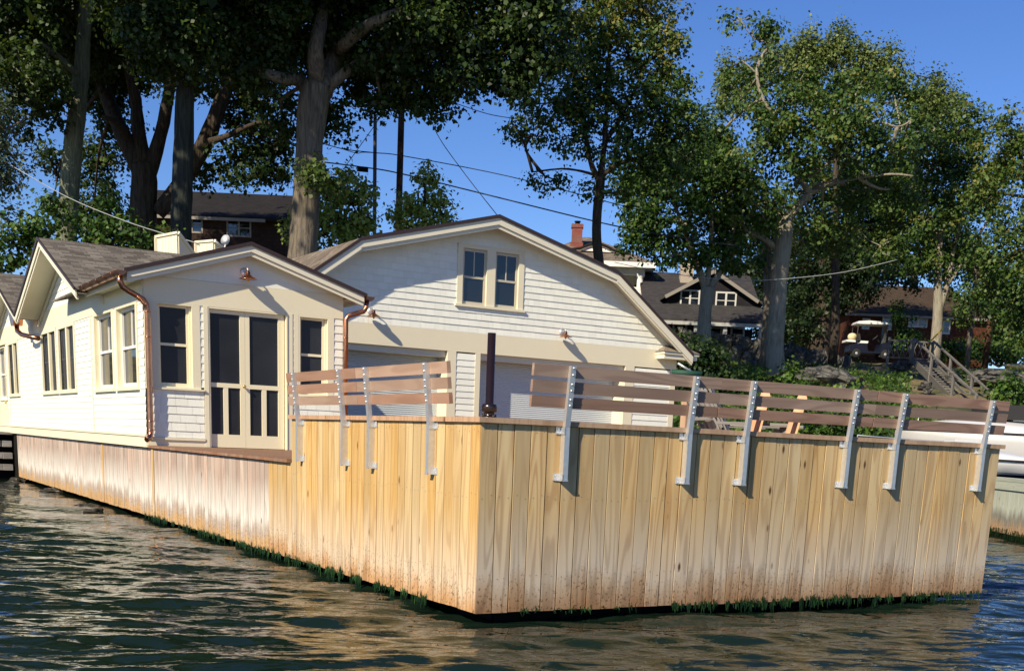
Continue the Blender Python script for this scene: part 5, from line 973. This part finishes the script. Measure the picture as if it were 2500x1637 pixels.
# golf cart
D = 66; F = PF(2115, 876, D); base = F.w(2115, 876); a0, z0 = F.q(2115, 876)
t = thing('golf_cart', F.p(a0, z0), 'dark blue golf cart with white roof parked at the top of the bank', 'golf cart')
NAVY = simple('navy_paint', (.006, .008, .020), .45, spec=.25); TYR = simple('tyre', (.015, .015, .015), .9); BLK = simple('black_seat', (.02, .02, .02), .6); CW = simple('cart_white', (.72, .72, .70), .4)
X_ = lambda u, z, d=0.: F.p(a0+u, z0+z, d)
def xprism(mb, pts, d0, d1): mb.prism([X_(u, z, d0) for u, z in pts], -FH*(d1-d0), .5)
mb = MB(); xprism(mb, [(-1.05, .34), (-1.05, .66), (-.55, .74), (-.20, .72), (-.12, .36), (.50, .34), (.62, .78), (.85, .82), (1.12, .58), (1.16, .34), (.9, .26), (-.9, .26)], -.60, .60); mb.build('body', NAVY, t, bevel=.03)
mb = MB(); xprism(mb, [(-.55, .75), (-.15, .75), (-.12, .86), (-.52, .87)], -.52, .52); mb.build('seat', CW, t, bevel=.03); mb = MB(); xprism(mb, [(-.62, .87), (-.52, .88), (-.60, 1.22), (-.68, 1.22)], -.52, .52); mb.build('backrest', BLK, t, bevel=.03)
mb = MB(); xprism(mb, [(-1.25, .80), (-.70, .78), (-.70, .88), (-1.25, .90)], -.5, .5); mb.build('rear_seat', CW, t, bevel=.03)
mb = MB(); xprism(mb, [(-.82, 1.74), (-.74, 1.83), (-.2, 1.88), (.6, 1.84), (.90, 1.76), (.90, 1.71), (-.8, 1.70)], -.60, .60); mb.build('roof', CW, t, bevel=.03)
for u0, u1 in ((-.78, -.72), (.72, .84)):
    for d in (-.56, .56): mb = MB(); mb.tube([X_(u0, .7, d), X_(u1, 1.72, d)] if u0 < 0 else [X_(.78, .8, d), X_(.80, 1.72, d)], .025, 8); mb.build('roof_post', BLK, t)
mb = MB(); xprism(mb, [(.80, .84), (.815, .84), (.80, 1.69), (.785, 1.69)], -.54, .54); mb.build('windscreen', glass('perspex', (.12, .13, .12), .1), t)
mb = MB(); mb.tube([X_(.60, .78, .25), X_(.32, 1.08, .25)], .02, 6); mb.lathe(X_(.30, 1.06, .25), [(.17, 0), (.18, .015), (.17, .03)], nrm(X_(.30, 1.06)-X_(.6, .75)), 16); mb.build('steering_wheel', BLK, t)
for u in (-.70, .80):
    for d in (-.52, .52):
        mb = MB(); mb.lathe(X_(u, .23, d-.09), [(.13, 0), (.22, .01), (.235, .05), (.235, .13), (.22, .17), (.13, .18)], -FH, 20); w = mb.build('wheel', TYR, t); mb = MB(); mb.lathe(X_(u, .23, d-.085), [(.12, 0), (.125, .02), (.125, .15), (.09, .172), (.03, .18)], -FH, 16); mb.build('rim', ALU, w)
mb = MB(); c = X_(-.88, 1.08, .1); mb.loft([[c+V(math.cos(a)*math.sin(f)*.27, math.sin(a)*math.sin(f)*.22, math.cos(f)*.19) for a in np.linspace(0, 6.283, 14, endpoint=False)] for f in np.linspace(0.02, 3.12, 9)]); mb.build('bag', simple('cream_bag', (.65, .55, .33), .7), None, **tg('round cream bag lying on the rear seat of the golf cart', 'bag'))
# kayak at the far right
c = at(2488, 897, 70); mb = MB(); secs = []
for i in range(13):
    f = i/12; s = math.sin(math.pi*f)**.6*.98+.02; q = c+RT0*(f*3.6-1.0)+V(0, 0, .10*(2*f-1)**2)
    secs.append([q+FH*math.cos(a)*.32*s+V(0, 0, math.sin(a)*.20*s) for a in np.linspace(0, 6.283, 12, endpoint=False)])
mb.loft(secs); mb.build('kayak', simple('kayak_yellow', (.85, .55, .18), .4), None, **tg('yellow kayak lying on the grass at the right edge', 'kayak'))
# ---------------------------------------------------------------- seawall, boats
A, B = V(15.13, 7.46, 0), V(13.96, 5.78, 0); du = nrm(B-A); nn_ = V(-.82, .571, 0); nn_ = nrm(np.cross(V(0, 0, 1), du)); nn_ = nn_ if nn_@(CAM-A) > 0 else -nn_
t = thing('seawall', A, 'pale greenish plank seawall at the right edge with weed at its foot', 'seawall')
SEAW = wood('pale_green_planks', (.50, .53, .42), (.36, .40, .32), (.12, .1, .07), rv=.25, gs=1.4, z=[(.45, .70, (.56, .60, .50), .5), (.30, .46, (.22, .20, .16), .8), (.08, .26, (.50, .32, .18), .9)])
SW = Fr(A-du*4, du, nn_); mb = MB()
for i in range(58): SW.box(mb, i*.12+.002, i*.12+.118, .0, .93, -.03, 0)
mb.build('plank_wall', SEAW, t); mb = MB(); SW.box(mb, 0, 7, .93, .99, -.3, .03); SW.box(mb, 0, 7, .78, .929, .001, .025); mb.build('cap', SEAW, t)
mb = MB(); SW.box(mb, 0, 7, -1.4, .93, -3, -.031); mb.build('fill', DARK, t)
mb = MB()
for i in range(420):
    a = random.uniform(0, 7); z = random.uniform(.0, .10); l = random.uniform(.08, .2); P = [SW.p(a-.01, z, .01), SW.p(a+.01, z, .01), SW.p(a+.004, z-l, .02), SW.p(a-.004, z-l, .02)]; mb.face(P, None, random.random()*.5)
mb.build('weed', ALG, t, kind='stuff')
GEL = simple('white_gelcoat', (.70, .70, .69), .25, var=.02, spec=.6); GEL2 = simple('grey_gelcoat', (.50, .50, .50), .35, var=.02, spec=.5); NAVB = simple('navy_bottom', (.015, .02, .12), .4); CANV = simple('black_canvas', (.015, .015, .016), .8)
def boat(name, lb, bow, ax, Lb, beam, zs, zk, zc, cab, hullm=GEL):
    t = thing(name, bow, lb, 'motorboat', 'white boats behind the right end of the dock'); ax = nrm(ax); sd = nrm(np.cross(ax, V(0, 0, 1)))
    st = np.linspace(0, 1, 16); hull, bot, deck = [], [], []
    for f in st:
        w_ = beam/2*(1-(1-min(f/.45, 1))**2.2)**.8+.015; p = bow+ax*Lb*f; sh = zs-.10*math.sin(f*1.6); kz = zc+(zs-.15-zc)*(1-min(f/.22, 1))**1.7; wc = w_*(.55+.38*min(f/.5, 1)); cr = math.sin(math.pi*min(f/.50, 1))**.8; kk = zk+(zs-.25-zk)*(1-min(f/.30, 1))**2
        o = lambda s, z: V(p[0], p[1], 0)+sd*s+V(0, 0, z)
        cv = [(w_+(wc-w_)*t**1.7, sh+(kz-sh)*t) for t in np.linspace(0, 1, 6)]; hull.append([o(-a_, b_) for a_, b_ in cv]+[o(a_, b_) for a_, b_ in cv[::-1]]); bot.append([o(-wc, kz-.004), o(-wc*.5, (kz+kk)/2-.02), o(0, kk-.03), o(wc*.5, (kz+kk)/2-.02), o(wc, kz-.004)])
        deck.append([o(-w_, sh), o(-w_*.95, sh+.03+.05*cr), o(-w_*.75, sh+.05+.14*cr), o(-w_*.4, sh+.07+.22*cr), o(0, sh+.08+.24*cr), o(w_*.4, sh+.07+.22*cr), o(w_*.75, sh+.05+.14*cr), o(w_*.95, sh+.03+.05*cr), o(w_, sh)])
    mb = MB(); mb.loft(hull, close=True); mb.build('hull', hullm, t); mb = MB(); mb.loft(bot, close=False, caps=False); mb.build('bottom', NAVB, t); mb = MB(); mb.loft(deck, close=True); mb.build('deck', GEL, t)
    sd_ = nrm(np.cross(ax, V(0, 0, 1)))
    for sg in (0, -1):
        mb = MB(); mb.tube([h_[sg]+sd_*(-.012 if sg == 0 else .012) for h_ in hull], .022, 6); mb.build('rub_rail', CANV, t)
    mb = MB(); top = [V(h_[0][0], h_[0][1], h_[0][2]+.34)+sd_*.10 for h_ in hull[1:9]]; mb.tube(top, .013, 6)
    for k in range(1, 9, 2): mb.tube([hull[k][0]+sd_*.10+V(0, 0, .02), top[k-1]], .011, 6)
    mb.build('bow_rail', ALU, t)
    mb = MB(); p = bow+ax*Lb*.34; mb.obox(V(p[0], p[1], zs+.30), ax*.26, sd_*.26, V(0, 0, .03)); mb.build('hatch', GEL2, t, bevel=.02)
    if cab:
        f0, f1, hz = cab; mb = MB(); secs = []
        for k, f in enumerate(np.linspace(f0, f1, 7)):
            p = bow+ax*Lb*f; hh = hz*min(1, .15+k*.42); w_ = beam*.36; o = lambda s, z: V(p[0], p[1], 0)+sd*s+V(0, 0, z); secs.append([o(-w_, zs), o(-w_*.92, zs+hh*.7), o(-w_*.6, zs+hh), o(w_*.6, zs+hh), o(w_*.92, zs+hh*.7), o(w_, zs)])
        mb.loft(secs, sm=False); mb.build('cabin', GEL2, t)
        mb = MB(); p = bow+ax*Lb*(f0+.07); 
        for s in (-1, 1): c_ = bow+ax*Lb*(f0+f1)/2+sd*s*beam*.372; mb.obox(V(c_[0], c_[1], zs+hz*.42), ax*Lb*.10, sd*.01, V(0, 0, .07))
        mb.build('side_window', CANV, t)
    return t
b1 = at(2052, 1064, 25); b2 = at(2700, 1105, 25.5); boat('motorboat', 'white motorboat with rounded bow pointing left behind the right backrest', b1, V(b2[0]-b1[0], b2[1]-b1[1], 0), 7.5, 2.6, 1.36, .70, 1.03, None)
b1 = at(2190, 1012, 30); b2 = at(2800, 1045, 29); t = boat('cabin_cruiser', 'larger pale cabin cruiser with navy bottom and black canopy behind the motorboat', b1, V(b2[0]-b1[0], b2[1]-b1[1], 0), 8.5, 3.0, 1.95, .70, .95, None, GEL2)
mb = MB(); c = at(2480, 1010, 30.0); mb.obox(c, RT0*.8, FH*.8, V(0, 0, .17)); mb.build('canopy', CANV, t, bevel=.1)
# ---------------------------------------------------------------- things on the dock
def chair(px, D, rot, lb, mat=OLDW):
    c = at(px, 1060, D); t = thing('adirondack_chair', (c[0], c[1], 1.0), lb, 'garden chair', 'weathered garden chairs on the dock')
    ca, sa = math.cos(rot), math.sin(rot); f = V(ca, sa, 0); s = V(-sa, ca, 0); o = lambda x, y, z: V(c[0], c[1], 1.0)+(f*x+s*y+V(0, 0, z))*.92   # f = forward
    for y in (-.27, .27):
        mb = MB(); mb.bar(o(.36, y, .36), o(-.55, y, .02), .028, .12); mb.build('side_rail', mat, t); mb = MB(); mb.bar(o(.34, y*1.1, 0), o(.34, y*1.1, .54), .09, .03, (1, 0, 0)); mb.build('leg', mat, t)
        mb = MB(); mb.bar(o(.45, y*1.2, .56), o(-.33, y*1.2, .56), .13, .025); mb.build('armrest', mat, t)
    mb = MB()
    for k in range(6): x = .36-k*.095; mb.bar(o(x, -.28, .40-k*.037), o(x, .28, .40-k*.037), .08, .02)
    mb.build('seat', mat, t); mb = MB()
    for k in range(6):
        y = (k-2.5)*.085; h_ = .88-.05*abs(k-2.5)**1.4; mb.bar(o(-.14, y*.9, .20), o(-.52, y*1.25, .20+h_*.9), .078, .02, nrm(V(0, 0, 1)))
    mb.build('backrest', mat, t); mb = MB(); mb.bar(o(-.42, -.30, .62), o(-.42, .30, .62), .05, .03); mb.build('back_brace', mat, t)
rb = math.atan2(-RT0[1], -RT0[0])
chair(1800, 12.6, rb+math.pi+.25, 'weathered grey slatted garden chair behind the join of the backrests, left one'); chair(1842, 11.6, rb+math.pi-.35, 'weathered grey slatted garden chair just right of the backrest join, beside the cedar rails')
t = thing('dock_ladder', at(1868, 1050, 11), 'pair of light orange cedar ladder rails with rounded tops standing behind the middle backrest', 'ladder')
for (xt, yt, xb) in ((1868, 956, 1838), (1958, 963, 1928)):
    A = at(xb, 1075, 11.0); B = at(xt, yt+10, 11.2); mb = MB(); ax = nrm(B-A); sd = nrm(RT0-ax*(RT0@ax)); nf = np.cross(ax, sd); w_ = .043; P = [A-sd*w_-ax*.6, A+sd*w_-ax*.6]+[B+sd*w_*math.cos(a)+ax*w_*math.sin(a)*.9 for a in np.linspace(0, math.pi, 9)]; mb.prism([p-nf*.019 for p in P], nf*.038, .5); mb.build('rail', CEDARN, t, bevel=.004)
    mb = MB(); C_ = A-sd*.06-FH*.08; E_ = A+(B-A)*.62-sd*.05-FH*.08; mb.bar(C_-ax*.6, E_, .03, .06, FH); mb.build('brace', CEDARN, t, bevel=.004)
for k in range(4): mb = MB(); A = at(1838, 1075, 11.0); B = at(1928, 1080, 11.0); mb.bar(A-V(0, 0, .10+k*.14), B-V(0, 0, .10+k*.14), .09, .03); mb.build('rung', CEDARN, t)
mb = MB(); c = at(1674, 1045, 13); mb.box(c[0]-.045, c[0]+.045, c[1]-.045, c[1]+.045, 1.0, c[2]+.30); mb.build('wood_post', CAPW, None, **tg('brown square post seen below the slats just left of the second bracket', 'post'))
t = thing('awning', at(1680, 915, 24), 'green and white rolled awning with a pale arm beside the boathouse corner', 'awning')
A, B = at(1640, 908, 24), at(1713, 913, 24); mb = MB(); mb.tube([A, B], .055, 12); mb.build('roller', simple('green_canvas', (.008, .055, .035), .7), t); mb = MB(); mb.bar(A-V(0, 0, .09), B-V(0, 0, .09), .05, .05); mb.build('front_bar', CW, t); mb = MB(); mb.tube([at(1655, 886, 24), at(1690, 908, 24)], .022, 8); mb.build('arm', ALU, t)
